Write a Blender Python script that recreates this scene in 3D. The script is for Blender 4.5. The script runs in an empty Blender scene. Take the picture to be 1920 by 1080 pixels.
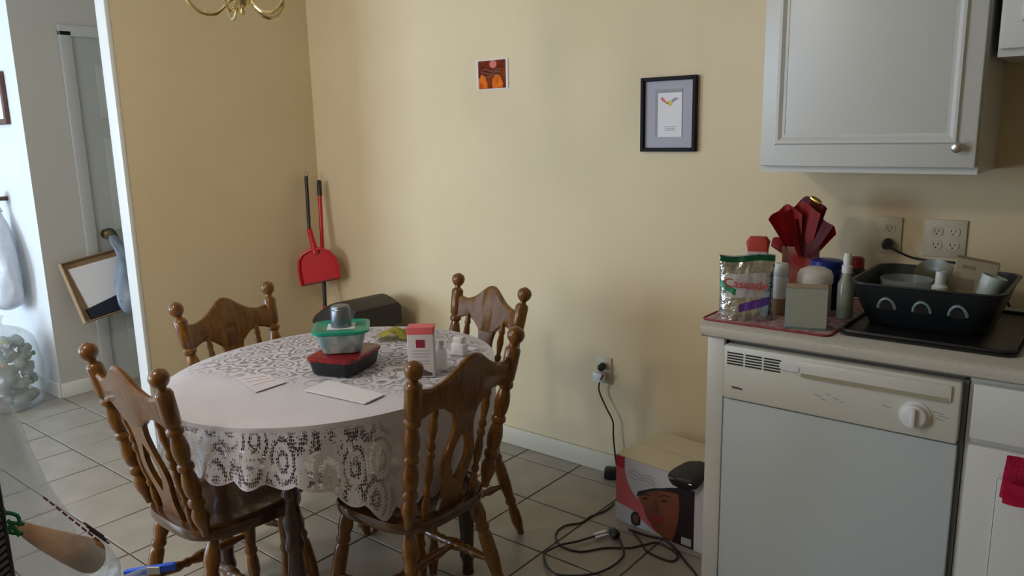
import bpy, bmesh, math, random
from mathutils import Vector, Matrix, Euler
PI = math.pi
R = math.radians
rnd = random.Random(7)
sc = bpy.context.scene
C = sc.collection
# ---------------------------------------------------------------- camera
FPX, CH = 1466.0, 1.45
_y, _p, _r = R(39), R(11.5), R(1.3)
FW = Vector((-math.sin(_y)*math.cos(_p), math.cos(_y)*math.cos(_p), -math.sin(_p)))
_R0 = Vector((math.cos(_y), math.sin(_y), 0)); _U0 = _R0.cross(FW)
RT = _R0*math.cos(_r) - _U0*math.sin(_r); UP = RT.cross(FW)
CAM = Vector((0, 0, CH))
cd = bpy.data.cameras.new('camera'); co = bpy.data.objects.new('camera', cd); C.objects.link(co)
cd.sensor_width = 36; cd.lens = FPX/1920*36; cd.clip_start = .02
co.matrix_world = Matrix(((RT.x, UP.x, -FW.x, 0), (RT.y, UP.y, -FW.y, 0), (RT.z, UP.z, -FW.z, CH), (0, 0, 0, 1)))
sc.camera = co
def ray(px, py): return FW + RT*((px-960)/FPX) - UP*((py-540)/FPX)
def PZ(px, py, Z): d = ray(px, py); return CAM + d*((Z-CH)/d.z)
def PY(px, py, Y): d = ray(px, py); return CAM + d*(Y/d.y)
def PX(px, py, X): d = ray(px, py); return CAM + d*(X/d.x)
# ---------------------------------------------------------------- world, lights, exposure
w = bpy.data.worlds.new('world'); sc.world = w; w.use_nodes = True
w.node_tree.nodes['Background'].inputs[0].default_value = (.62, .78, 1, 1)
w.node_tree.nodes['Background'].inputs[1].default_value = .8
sc.view_settings.view_transform = 'Standard'; sc.view_settings.look = 'None'
sc.view_settings.gamma = 1; sc.view_settings.use_curve_mapping = False
sc.view_settings.exposure = 0.0
def area(name, loc, rot, sx, sy, power, col):
    l = bpy.data.lights.new(name, 'AREA'); l.shape = 'RECTANGLE'; l.size = sx; l.size_y = sy; l.energy = power; l.color = col
    o = bpy.data.objects.new(name, l); C.objects.link(o); o.location = loc; o.rotation_euler = rot
    return o
WINY = -2.4
# daylight standing in the glass door behind and to the left of the camera, and in the kitchen window behind the camera
area('daylight_patio_door', (-5.75, WINY+.03, 1.15), (R(90), 0, 0), 1.8, 1.9, 150, (.62, .80, 1))
area('daylight_dining_window', (-2.6, WINY+.03, 1.55), (R(90), 0, 0), 1.3, 1.1, 42, (.92, .95, 1))
# ---------------------------------------------------------------- helpers
MATS = {}
def mat(name, col, rough=.5, col2=None, scale=20, metal=0, bump=0, bscale=None, stretch=None, spec=.5, alpha=1, trans=0, coat=0, emit=None):
    if name in MATS: return MATS[name]
    m = bpy.data.materials.new(name); m.use_nodes = True; MATS[name] = m
    nt = m.node_tree; b = nt.nodes['Principled BSDF']
    b.inputs['Base Color'].default_value = (*col, 1); b.inputs['Roughness'].default_value = rough
    b.inputs['Metallic'].default_value = metal; b.inputs['Specular IOR Level'].default_value = spec
    b.inputs['Alpha'].default_value = alpha; b.inputs['Transmission Weight'].default_value = trans
    b.inputs['Coat Weight'].default_value = coat; b.inputs['Coat Roughness'].default_value = .06
    tc = nt.nodes.new('ShaderNodeTexCoord'); mp = nt.nodes.new('ShaderNodeMapping')
    nt.links.new(tc.outputs['Object'], mp.inputs[0])
    if stretch: mp.inputs['Scale'].default_value = stretch
    if col2:
        n = nt.nodes.new('ShaderNodeTexNoise'); n.inputs['Scale'].default_value = scale; n.inputs['Detail'].default_value = 5
        nt.links.new(mp.outputs[0], n.inputs[0])
        cr = nt.nodes.new('ShaderNodeValToRGB'); cr.color_ramp.elements[0].position = .32; cr.color_ramp.elements[1].position = .68
        cr.color_ramp.elements[0].color = (*col, 1); cr.color_ramp.elements[1].color = (*col2, 1)
        nt.links.new(n.outputs[0], cr.inputs[0]); nt.links.new(cr.outputs[0], b.inputs['Base Color'])
    if bump:
        n = nt.nodes.new('ShaderNodeTexNoise'); n.inputs['Scale'].default_value = bscale or 60; n.inputs['Detail'].default_value = 4
        nt.links.new(mp.outputs[0], n.inputs[0])
        bp = nt.nodes.new('ShaderNodeBump'); bp.inputs['Strength'].default_value = bump; bp.inputs['Distance'].default_value = .01
        nt.links.new(n.outputs[0], bp.inputs['Height']); nt.links.new(bp.outputs[0], b.inputs['Normal'])
    return m
def film(name, col, amount, rough=.25):
    """thin translucent plastic film"""
    if name in MATS: return MATS[name]
    m = mat(name, col, rough, bump=.6, bscale=14, trans=0); nt = m.node_tree
    out = nt.nodes['Material Output']; b = nt.nodes['Principled BSDF']
    t = nt.nodes.new('ShaderNodeBsdfTransparent'); mx = nt.nodes.new('ShaderNodeMixShader')
    n = nt.nodes.new('ShaderNodeTexNoise'); n.inputs['Scale'].default_value = 9; n.inputs['Detail'].default_value = 3
    mr = nt.nodes.new('ShaderNodeMapRange'); mr.inputs[1].default_value = .3; mr.inputs[2].default_value = .7
    mr.inputs[3].default_value = amount-.14; mr.inputs[4].default_value = amount+.14
    tc = nt.nodes.new('ShaderNodeTexCoord'); nt.links.new(tc.outputs['Object'], n.inputs[0])
    nt.links.new(n.outputs[0], mr.inputs[0]); nt.links.new(mr.outputs[0], mx.inputs[0])
    nt.links.new(t.outputs[0], mx.inputs[1]); nt.links.new(b.outputs[0], mx.inputs[2]); nt.links.new(mx.outputs[0], out.inputs[0])
    return m
def obj(name, bm, m, parent=None, loc=None, angle=38, recalc=True):
    if recalc: bmesh.ops.recalc_face_normals(bm, faces=bm.faces)
    me = bpy.data.meshes.new(name); bm.to_mesh(me); bm.free()
    me.shade_smooth(); me.set_sharp_from_angle(angle=R(angle))
    if m is not None: me.materials.append(m)
    o = bpy.data.objects.new(name, me); C.objects.link(o)
    if loc is not None: o.location = loc
    if parent is not None: o.parent = parent
    return o
def thing(name, label, cat, loc=(0, 0, 0), rotz=0, group=None):
    o = bpy.data.objects.new(name, None); C.objects.link(o); o.location = loc; o.rotation_euler = (0, 0, rotz)
    o.empty_display_size = .05
    return tag(o, label, cat, group)
def tag(o, label, cat, group=None):
    o['label'] = label; o['category'] = cat
    if group: o['group'] = group
    return o
def struct(name, bm, m, parent=None, label=None):
    o = obj(name, bm, m, parent)
    if parent is None:
        o['kind'] = 'structure'
        if label: o['label'] = label
    return o
def B(): return bmesh.new()
def box(bm, c, s, rot=None, bev=0, seg=2):
    M = Matrix.Translation(Vector(c)) @ ((rot if isinstance(rot, Matrix) else Euler(rot).to_matrix().to_4x4()) if rot is not None else Matrix()) @ Matrix.Diagonal((*s, 1))
    g = bmesh.ops.create_cube(bm, size=1, matrix=M)
    if bev:
        ed = {e for v in g['verts'] for e in v.link_edges}
        bmesh.ops.bevel(bm, geom=list(ed), offset=bev, segments=seg, affect='EDGES', profile=.5)
    return bm
def bx(x0, x1, y0, y1, z0, z1, bev=0, seg=2):
    return box(B(), ((x0+x1)/2, (y0+y1)/2, (z0+z1)/2), (abs(x1-x0), abs(y1-y0), abs(z1-z0)), bev=bev, seg=seg)
def frame_of(d):
    d = d.normalized(); a = Vector((0, 0, 1)) if abs(d.z) < .9 else Vector((1, 0, 0))
    u = d.cross(a).normalized(); return u, d.cross(u)
def rings(bm, rr, cap=True):
    """skin a list of vertex-position rings"""
    vs = [[bm.verts.new(p) for p in r] for r in rr]; n = len(rr[0])
    for a, b in zip(vs, vs[1:]):
        for i in range(n): bm.faces.new((a[i], a[(i+1) % n], b[(i+1) % n], b[i]))
    if cap:
        bm.faces.new(list(reversed(vs[0]))); bm.faces.new(vs[-1])
    return bm
def lathe(bm, p, q, prof, seg=12, cap=True):
    p, q = Vector(p), Vector(q); u, v = frame_of(q-p)
    return rings(bm, [[p+(q-p)*t+(u*math.cos(2*PI*i/seg)+v*math.sin(2*PI*i/seg))*max(r, 1e-4) for i in range(seg)] for t, r in prof], cap)
def tube(bm, pts, r, seg=8):
    pts = [Vector(p) for p in pts]; rr = []; u = None
    for i, p in enumerate(pts):
        d = (pts[min(i+1, len(pts)-1)]-pts[max(i-1, 0)]).normalized()
        if u is None: u, v = frame_of(d)
        else:
            u = (u-d*u.dot(d)).normalized(); v = d.cross(u)
        ra = r[i] if isinstance(r, (list, tuple)) else r
        rr.append([p+(u*math.cos(2*PI*k/seg)+v*math.sin(2*PI*k/seg))*ra for k in range(seg)])
    return rings(bm, rr)
def spline(pts, n=6):
    pts = [Vector(p) for p in pts]; out = []
    for i in range(len(pts)-1):
        a, b, c, d = pts[max(i-1, 0)], pts[i], pts[i+1], pts[min(i+2, len(pts)-1)]
        for k in range(n):
            t = k/n; out.append(.5*((2*b)+(c-a)*t+(2*a-5*b+4*c-d)*t*t+(3*b-a-3*c+d)*t**3))
    return out+[pts[-1]]
def prism(bm, pts, off):
    """polygon (3D points) extruded by off"""
    off = Vector(off); a = [bm.verts.new(p) for p in pts]; b = [bm.verts.new(Vector(p)+off) for p in pts]; n = len(a)
    bm.faces.new(a); bm.faces.new(list(reversed(b)))
    for i in range(n): bm.faces.new((a[(i+1) % n], a[i], b[i], b[(i+1) % n]))
    return bm
def rrect(w, d, r, n=5):
    out = []
    for sx, sy, a0 in ((1, 1, 0), (-1, 1, 90), (-1, -1, 180), (1, -1, 270)):
        for k in range(n+1):
            a = R(a0+90*k/n); out.append((sx*(w/2-r)+r*math.cos(a), sy*(d/2-r)+r*math.sin(a)))
    return out
def loft(bm, layers, cap=True):
    """layers: (w, d, r, z) rounded rectangles"""
    return rings(bm, [[Vector((x, y, z)) for x, y in rrect(w, d, r)] for w, d, r, z in layers], cap)
def text(name, s, size, m, parent, M, depth=.0004):
    cu = bpy.data.curves.new(name, 'FONT'); cu.body = s; cu.size = size; cu.extrude = depth; cu.align_x = 'CENTER'; cu.align_y = 'CENTER'
    t = bpy.data.objects.new(name, cu); C.objects.link(t)
    me = bpy.data.meshes.new_from_object(t.evaluated_get(bpy.context.evaluated_depsgraph_get()))
    bpy.data.objects.remove(t); bpy.data.curves.remove(cu)
    me.materials.clear(); me.materials.append(m); me.transform(M)
    o = bpy.data.objects.new(name, me); C.objects.link(o); o.parent = parent
    return o
def dup(root, loc, rotz, label, group):
    r = root.copy(); C.objects.link(r); r.location = loc; r.rotation_euler = (0, 0, rotz); r['label'] = label; r['group'] = group
    for ch in list(root.children):
        c = ch.copy(); C.objects.link(c); c.parent = r
        for g in ch.children:
            d = g.copy(); C.objects.link(d); d.parent = c
    return r
FACING = Matrix(((1, 0, 0, 0), (0, 0, -1, 0), (0, 1, 0, 0), (0, 0, 0, 1)))   # flat XY drawing -> upright, facing -Y
# ---------------------------------------------------------------- materials
yellow = mat('yellow wall paint', (.70, .575, .365), .6, (.73, .605, .395), 3, bump=.05, bscale=120)
white_wall = mat('white wall paint', (.72, .73, .74), .65, bump=.04, bscale=120)
ceil_m = mat('ceiling paint', (.78, .77, .74), .8, bump=.1, bscale=150)
trim_m = mat('white trim paint', (.74, .74, .71), .4)
tile_m = mat('beige floor tile', (.33, .285, .23), .36, (.40, .35, .285), 7, bump=.03, bscale=40)
grout_m = mat('dark grout', (.085, .075, .065), .9, (.12, .105, .09), 40)
cab_m = mat('white cabinet paint', (.66, .66, .63), .35)
wood = mat('amber varnished wood', (.105, .036, .003), .3, (.21, .082, .008), 9, stretch=(9, 9, 1.6), coat=.5, spec=.3)
wood_seat = mat('brown varnished seat wood', (.045, .016, .005), .22, (.10, .038, .009), 7, stretch=(8, 1.5, 8), coat=.5)
wood_dark = mat('dark table wood', (.022, .009, .005), .22, (.045, .018, .008), 8, stretch=(8, 8, 1.5), coat=.4)
brass = mat('polished brass', (.72, .55, .26), .14, metal=1)
chrome = mat('steel', (.6, .6, .6), .25, metal=1)
black = mat('black plastic', (.012, .012, .013), .38)
rubber = mat('black rubber cable', (.014, .013, .012), .5)
red = mat('red plastic', (.55, .010, .018), .32)
white_pl = mat('white plastic', (.74, .75, .75), .35)
paper = mat('white paper', (.80, .79, .82), .8)
card = mat('brown cardboard', (.30, .19, .10), .85, (.35, .23, .13), 30)
# ---------------------------------------------------------------- structure
YW, XL, XH, YH, CZ = 2.68, -3.51, -4.69, 1.69, 2.44
YE = 1.66                     # near end of the yellow left wall
struct('wall_back', bx(XL-.1, 1.9, YW, YW+.12, -.02, CZ), yellow, label='cream yellow wall behind the table and the counter')
struct('wall_left', bx(XL-.08, XL, YE, YW, -.02, CZ), yellow, label='tan yellow wall left of the corner')
struct('trim_1', bx(XL-.085, XL+.002, YE-.022, YE, 0, CZ, bev=.004), trim_m, label='pale trim board on the end of the yellow wall')
hall_shade_m = mat('shaded hall paint', (.52, .505, .47), .7, bump=.04, bscale=120)  # pale wall paint greyed: the hall's shade is put into the colour
struct('wall_hall', bx(XH-.12, XH, YH, 4.4, -.02, CZ), hall_shade_m, label='grey shaded hall wall with the panelled door')
struct('wall_living', bx(-7.6, XH-.12, YH, YH+.12, -.02, CZ), white_wall, label='pale bluish wall at the far left')
struct('wall_corner', bx(XH-.12, XH, YH-.001, YH, -.02, CZ), white_wall)
struct('wall_hall_end', bx(XH-.12, XL, 4.4, 4.52, -.02, CZ), white_wall)
struct('wall_hall_inner', bx(XL-.2, XL-.08, YW+.12, 4.4, -.02, CZ), white_wall)
struct('ceiling', bx(-7.6, 1.9, WINY-.1, 4.52, CZ, CZ+.1), ceil_m)
struct('wall_far_left', bx(-7.72, -7.6, WINY-.1, YH+.12, -.02, CZ), white_wall)
struct('wall_right', bx(1.9, 2.02, WINY-.1, YW+.12, -.02, CZ), yellow)
struct('wall_blocker', bx(-2.25, 1.9, -1.0, -.9, -.02, CZ), yellow, label='added wall behind the camera, blocking daylight from the right side')  # unseen, added to block window light and darken the right side
def wall_open(name, x0, x1, holes):
    bm = B(); xs = x0
    for a, b, z0, z1 in holes:
        box(bm, ((xs+a)/2, WINY-.06, CZ/2), (a-xs, .12, CZ))
        if z0 > 0: box(bm, ((a+b)/2, WINY-.06, z0/2), (b-a, .12, z0))
        box(bm, ((a+b)/2, WINY-.06, (z1+CZ)/2), (b-a, .12, CZ-z1)); xs = b
    box(bm, ((xs+x1)/2, WINY-.06, CZ/2), (x1-xs, .12, CZ))
    return struct(name, bm, white_wall)
wall_open('wall_rear', -7.6, 1.9, [(-6.7, -4.8, .08, 2.12), (-3.3, -1.9, .95, 2.15)])
for i, (a, b, z0, z1) in enumerate([(-6.7, -4.8, .08, 2.12), (-3.3, -1.9, .95, 2.15)]):
    bm = B()
    for x in (a+.02, (a+b)/2, b-.02): box(bm, (x, WINY-.05, (z0+z1)/2), (.05, .05, z1-z0))
    for z in (z0+.02, z1-.02): box(bm, ((a+b)/2, WINY-.05, z), (b-a, .05, .05))
    struct('window_%d' % (i+1), bm, trim_m)
# floor and its tiles
PT, TX, TY = .293, -2.673, 1.40
floor = struct('floor', bx(-7.6, 1.9, WINY-.1, 4.5, -.06, -.004), grout_m, label='beige ceramic tile floor with dark grout')
tb = box(B(), (0, 0, -.006), (PT-.007, PT-.007, .012), bev=.0015, seg=1)
t0 = obj('tile', tb, tile_m, floor, (TX+PT/2, TY+PT/2, 0)); first = True
near = set()
for i in range(-9, 13):
    for j in range(-4, 9):
        if j > 4 and i > -4: continue
        if j > 4 and i < -7: continue
        near.add((i, j))
        x, y = TX+PT*(i+.5), TY+PT*(j+.5)
        if first: t = t0; first = False
        else: t = t0.copy(); C.objects.link(t); t.parent = floor
        t.location = (x, y, rnd.uniform(-.0006, .0006)); t.rotation_euler = (0, 0, rnd.choice((0, PI/2, PI, -PI/2)))
bm = B()
for i in range(-16, 15):
    for j in range(-12, 10):
        if (i, j) not in near: box(bm, (TX+PT*(i+.5), TY+PT*(j+.5), -.006), (PT-.007, PT-.007, .012))
tf = obj('tile_field', bm, tile_m, floor); tf['kind'] = 'stuff'
# baseboards
def baseboard(name, x0, x1, y0, y1):
    bm = bx(x0, x1, y0, y1, 0, .085, bev=.004); return struct(name, bm, mat('cream baseboard paint', (.66, .60, .46), .5) if 'hall' not in name and 'living' not in name else trim_m)
baseboard('baseboard_back', XL, -.94, YW-.014, YW)
baseboard('baseboard_left', XL, XL+.014, YE, YW-.014)
baseboard('baseboard_hall', XH, XH+.012, YH, 1.92)
baseboard('baseboard_living', -7.6, XH, YH-.014, YH-.001)
# hall door with casing, six panels and knob
DY0, DY1 = 1.985, 2.80
bm = B()
for y0, y1, z0, z1 in ((DY0-.065, DY0, 0, 2.03), (DY1, DY1+.065, 0, 2.03), (DY0-.065, DY1+.065, 2.0, 2.06)):
    box(bm, (XH+.011, (y0+y1)/2, (z0+z1)/2), (.022, y1-y0, z1-z0), bev=.005)
struct('trim_2', bm, mat('shaded casing paint', (.46, .47, .46), .5), label='casing around the hall door')  # casing paint greyed to carry the dim hall light
door_m = mat('shaded door paint', (.42, .44, .43), .5)  # whitish door; its shade is mixed into this grey
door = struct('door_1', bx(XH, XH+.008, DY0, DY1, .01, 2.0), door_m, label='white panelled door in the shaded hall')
for (z0, z1) in ((.2, .78), (.92, 1.45), (1.56, 1.86)):
    for k in (0, 1):
        ya = DY0+.11+k*.34
        bm = box(B(), (XH+.010, ya+.125, (z0+z1)/2), (.008, .25, z1-z0), bev=.003)
        pn = obj('door_panel', bm, door_m, door)
        bm = box(B(), (XH+.0145, ya+.125, (z0+z1)/2), (.006, .19, z1-z0-.06), bev=.0028); obj('raised_field', bm, door_m, pn)
kb = lathe(B(), (XH+.008, DY0+.05, .905), (XH+.075, DY0+.05, .905), [(0, .028), (.1, .028), (.15, .012), (.5, .012), (.6, .026), (.85, .028), (1, .012)], 16)
obj('door_knob', kb, mat('aged brass', (.25, .19, .09), .3, metal=1), door)
# ---------------------------------------------------------------- dining chairs
def make_chair():
    t = thing('dining_chair', '', 'chair')
    # seat: saddle with rounded trapezoid outline
    def outline(s, n=44):
        o = []
        for k in range(n):
            a = 2*PI*k/n; ca, sa = math.cos(a), math.sin(a)
            e = .58
            x = math.copysign(abs(ca)**e, ca); y = math.copysign(abs(sa)**e, sa)
            wd = .175+.02*(y+1)/2
            o.append((x*wd*s, y*.177*s-.006*s))
        return o
    lay = [(.90, .402), (.985, .407), (1, .416), (1, .428), (.985, .436), (.93, .440), (.75, .434), (.45, .430), (.1, .431)]
    bm = rings(B(), [[Vector((x, y, z)) for x, y in outline(s)] for s, z in lay])
    obj('seat', bm, wood_seat, t)
    # legs
    lp = [(0, .012), (.05, .016), (.10, .021), (.16, .023), (.22, .017), (.245, .021), (.265, .021), (.285, .016), (.31, .020), (.34, .021), (.5, .022), (.64, .016), (.67, .020), (.69, .020), (.71, .014), (.78, .019), (.88, .020), (.96, .014), (1, .012)]
    top, foot = {}, {}
    for sx in (-1, 1):
        for sy in (-1, 1):
            top[sx, sy] = Vector((sx*.13, sy*.12, .408)); foot[sx, sy] = Vector((sx*(.195 if sy > 0 else .185), sy*(.175 if sy > 0 else .215), 0))
            obj('leg', lathe(B(), top[sx, sy], foot[sx, sy], lp), wood, t)
    sp = [(0, .008), (.12, .010), (.25, .016), (.3, .011), (.34, .015), (.38, .011), (.44, .017), (.5, .019), (.56, .017), (.62, .011), (.66, .015), (.7, .011), (.75, .016), (.88, .010), (1, .008)]
    mids = []
    for sx in (-1, 1):
        f = .52
        a, b = top[sx, -1].lerp(foot[sx, -1], f), top[sx, 1].lerp(foot[sx, 1], f); mids.append(a.lerp(b, .5))
        obj('stretcher', lathe(B(), a, b, sp), wood, t)
    obj('stretcher', lathe(B(), mids[0], mids[1], sp), wood, t)
    # back posts with ball finials
    zb, H = .432, .915
    def back(x, z):     # point on the leaning back plane
        k = (z-zb)/(.89-zb); return Vector((x, -.150-.095*k, z))
    prof = [(0, .010), (.05, .013), (.10, .019), (.14, .020), (.18, .013), (.2, .019), (.225, .019), (.245, .013), (.27, .018), (.33, .020), (.38, .0165), (.41, .013), (.425, .019), (.445, .019), (.46, .014), (.5, .0185), (.55, .020), (.6, .016), (.625, .013), (.64, .0195), (.66, .0195), (.675, .014), (.69, .019), (.75, .020), (.86, .020), (.875, .017), (.885, .010), (.9, .010), (.912, .0155), (.93, .0205), (.955, .0225), (.98, .0185), (.993, .010), (1, .003)]
    for sx in (-1, 1):
        p, q = back(sx*.153, zb), back(sx*.198, H)
        obj('post', lathe(B(), p, q, [(a, r*1.12) for a, r in prof], 16), wood, t)
        # spindles
        p, q = back(sx*.094, zb), back(sx*.104, .775)
        pr = [(0, .007), (.04, .009), (.1, .0125), (.17, .010), (.2, .0065), (.22, .011), (.25, .011), (.27, .007), (.36, .0115), (.45, .012), (.52, .008), (.55, .012), (.575, .012), (.6, .0075), (.63, .012), (.655, .012), (.68, .007), (.8, .0125), (.88, .009), (.91, .012), (.94, .010), (1, .008)]
        obj('spindle', lathe(B(), p, q, pr, 10), wood, t)
    # crest rail
    N = 36; rr = []
    for k in range(N+1):
        s = -1+2*k/N; x = s*.188
        a = abs(s)
        zt = .826 + .064*math.exp(-(s/.40)**2) + .014*max(0, (a-.72)/.28)**1.3
        zl = .752 - .030*math.exp(-(s/.34)**4) + .012*math.exp(-((a-.60)/.18)**2) - .010*max(0, (a-.78)/.22)
        cv = -.016*(1-s*s); th = .0105
        ring = []
        for z, dy in ((zl, -th*.6), (zl+.006, -th), (zt-.008, -th), (zt, -th*.4), (zt, th*.4), (zt-.008, th), (zl+.006, th), (zl, th*.6)):
            b = back(x, z); ring.append(Vector((x, b.y+cv+dy, z)))
        rr.append(ring)
    obj('crest_rail', rings(B(), rr), wood, t)
    # fiddle splat with an oval cut-out
    bm = B(); N = 30; rows = []
    for k in range(N+1):
        f = k/N; z = .432+.325*f
        ow = .036+.027*math.exp(-((f-.46)/.19)**2)+.012*math.exp(-((f-.0)/.10)**2)+.026*max(0, (f-.80)/.2)**1.5
        hw = 0
        if .27 < f < .72:
            g = (f-.27)/.45; hw = .031*math.sin(PI*g)**.7*(.75+.25*math.sin(PI*g))
        b = back(0, z); cv = -.016*f
        rows.append((z, b.y+cv, ow, hw))
    th = .007
    for sx in (-1, 1):
        rr = []
        for z, y, ow, hw in rows:
            i = sx*hw; o = sx*ow
            rr.append([Vector((i, y-th, z)), Vector((o*.97, y-th, z)), Vector((o, y-th*.5, z)), Vector((o, y+th*.5, z)), Vector((o*.97, y+th, z)), Vector((i, y+th, z))])
        rings(bm, rr)
    obj('splat', bm, wood, t)
    return t
G = 'dining chairs around the lace-covered table'
spots = [((-1.960, 1.098, 0), R(-1), 'dining chair nearest the bread bag, its back at left front of the table'),
         ((-1.557, 1.437, 0), R(90), 'dining chair at right front of the table, its open fiddle back facing the camera'),
         ((-2.235, 1.488, 0), R(-82), 'dining chair on the far left of the table, against the tan wall'),
         ((-1.868, 1.876, 0), R(168), 'dining chair behind the table, backing on the pale wall below the poster')]
ch0 = make_chair(); ch0['group'] = G
for i, (l, r, lab) in enumerate(spots):
    if i == 0: ch0.location = l; ch0.rotation_euler = (0, 0, r); ch0['label'] = lab
    else: dup(ch0, l, r, lab, G)
# ---------------------------------------------------------------- table and cloth
TC, TA, TB = Vector((-1.885, 1.46)), .455, .525
tbl = thing('dining_table', 'oval dining table with dark turned legs under a white lace cloth', 'table', (TC.x, TC.y, 0))
bm = rings(B(), [[Vector((TA*s*math.cos(a), TB*s*math.sin(a), z)) for a in [2*PI*k/64 for k in range(64)]] for s, z in ((.96, .705), (.99, .712), (.99, .728), (.97, .735))])
obj('table_top', bm, wood_dark, tbl)
bm = rings(B(), [[Vector((TA*s*math.cos(a), TB*s*math.sin(a), z)) for a in [2*PI*k/48 for k in range(48)]] for s, z in ((.80, .63), (.80, .705), (.76, .705), (.76, .63), (.80, .63))], cap=False)
obj('apron', bm, wood_dark, tbl)
lp = [(0, .026), (.16, .026), (.17, .018), (.19, .025), (.22, .018), (.25, .026), (.27, .019), (.30, .025), (.32, .018), (.36, .022), (.42, .028), (.47, .020), (.5, .027), (.52, .027), (.54, .02), (.7, .027), (.86, .021), (.9, .028), (.94, .018), (1, .020)]
for x, y in ((.172, -.318), (.29, .31), (-.30, .31), (-.36, -.27)):
    k = 1 if x == .172 else .9
    obj('leg', lathe(B(), (x*k, y*k, .706), (x*k, y*k, 0), lp, 14), wood_dark, tbl)
def lace_material():
    m = mat('white lace cloth', (.69, .66, .72), .85); nt = m.node_tree; L = nt.links.new
    b = nt.nodes['Principled BSDF']; out = nt.nodes['Material Output']
    uv = nt.nodes.new('ShaderNodeUVMap'); uv.uv_map = 'cloth'
    at = nt.nodes.new('ShaderNodeAttribute'); at.attribute_name = 'lace'
    net = nt.nodes.new('ShaderNodeTexVoronoi'); net.feature = 'DISTANCE_TO_EDGE'; net.inputs['Scale'].default_value = 210
    net.inputs['Randomness'].default_value = .55
    L(uv.outputs[0], net.inputs['Vector'])
    fan = nt.nodes.new('ShaderNodeTexVoronoi'); fan.inputs['Scale'].default_value = 17; fan.inputs['Randomness'].default_value = .6
    L(uv.outputs[0], fan.inputs['Vector'])
    # solid motifs at the centre of each cell and thin rings round them, net between
    sn = nt.nodes.new('ShaderNodeMath'); sn.operation = 'SINE'; ml = nt.nodes.new('ShaderNodeMath'); ml.operation = 'MULTIPLY'; ml.inputs[1].default_value = 22
    L(fan.outputs['Distance'], ml.inputs[0]); L(ml.outputs[0], sn.inputs[0])
    th = nt.nodes.new('ShaderNodeMapRange'); th.inputs[1].default_value = -1; th.inputs[2].default_value = 1; th.inputs[3].default_value = .05; th.inputs[4].default_value = .36
    L(sn.outputs[0], th.inputs[0])
    lt = nt.nodes.new('ShaderNodeMath'); lt.operation = 'LESS_THAN'
    L(net.outputs['Distance'], lt.inputs[0]); L(th.outputs[0], lt.inputs[1])          # 1 = thread
    hole = nt.nodes.new('ShaderNodeMath'); hole.operation = 'SUBTRACT'; hole.inputs[0].default_value = 1; L(lt.outputs[0], hole.inputs[1])
    mu = nt.nodes.new('ShaderNodeMath'); mu.operation = 'MULTIPLY'; L(hole.outputs[0], mu.inputs[0]); L(at.outputs['Fac'], mu.inputs[1])
    tr = nt.nodes.new('ShaderNodeBsdfTransparent'); mx = nt.nodes.new('ShaderNodeMixShader')
    L(mu.outputs[0], mx.inputs[0]); L(b.outputs[0], mx.inputs[1]); L(tr.outputs[0], mx.inputs[2]); L(mx.outputs[0], out.inputs[0])
    bp = nt.nodes.new('ShaderNodeBump'); bp.inputs['Strength'].default_value = .35; bp.inputs['Distance'].default_value = .002
    L(net.outputs['Distance'], bp.inputs['Height']); L(bp.outputs[0], b.inputs['Normal'])
    return m
def interp(x, tab):
    for (a, b), (c, d) in zip(tab, tab[1:]):
        if a <= x <= c: return b+(d-b)*(x-a)/(c-a)
    return tab[-1][1]
def sstep(a, b, x):
    t = min(1, max(0, (x-a)/(b-a))); return t*t*(3-2*t)
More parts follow.
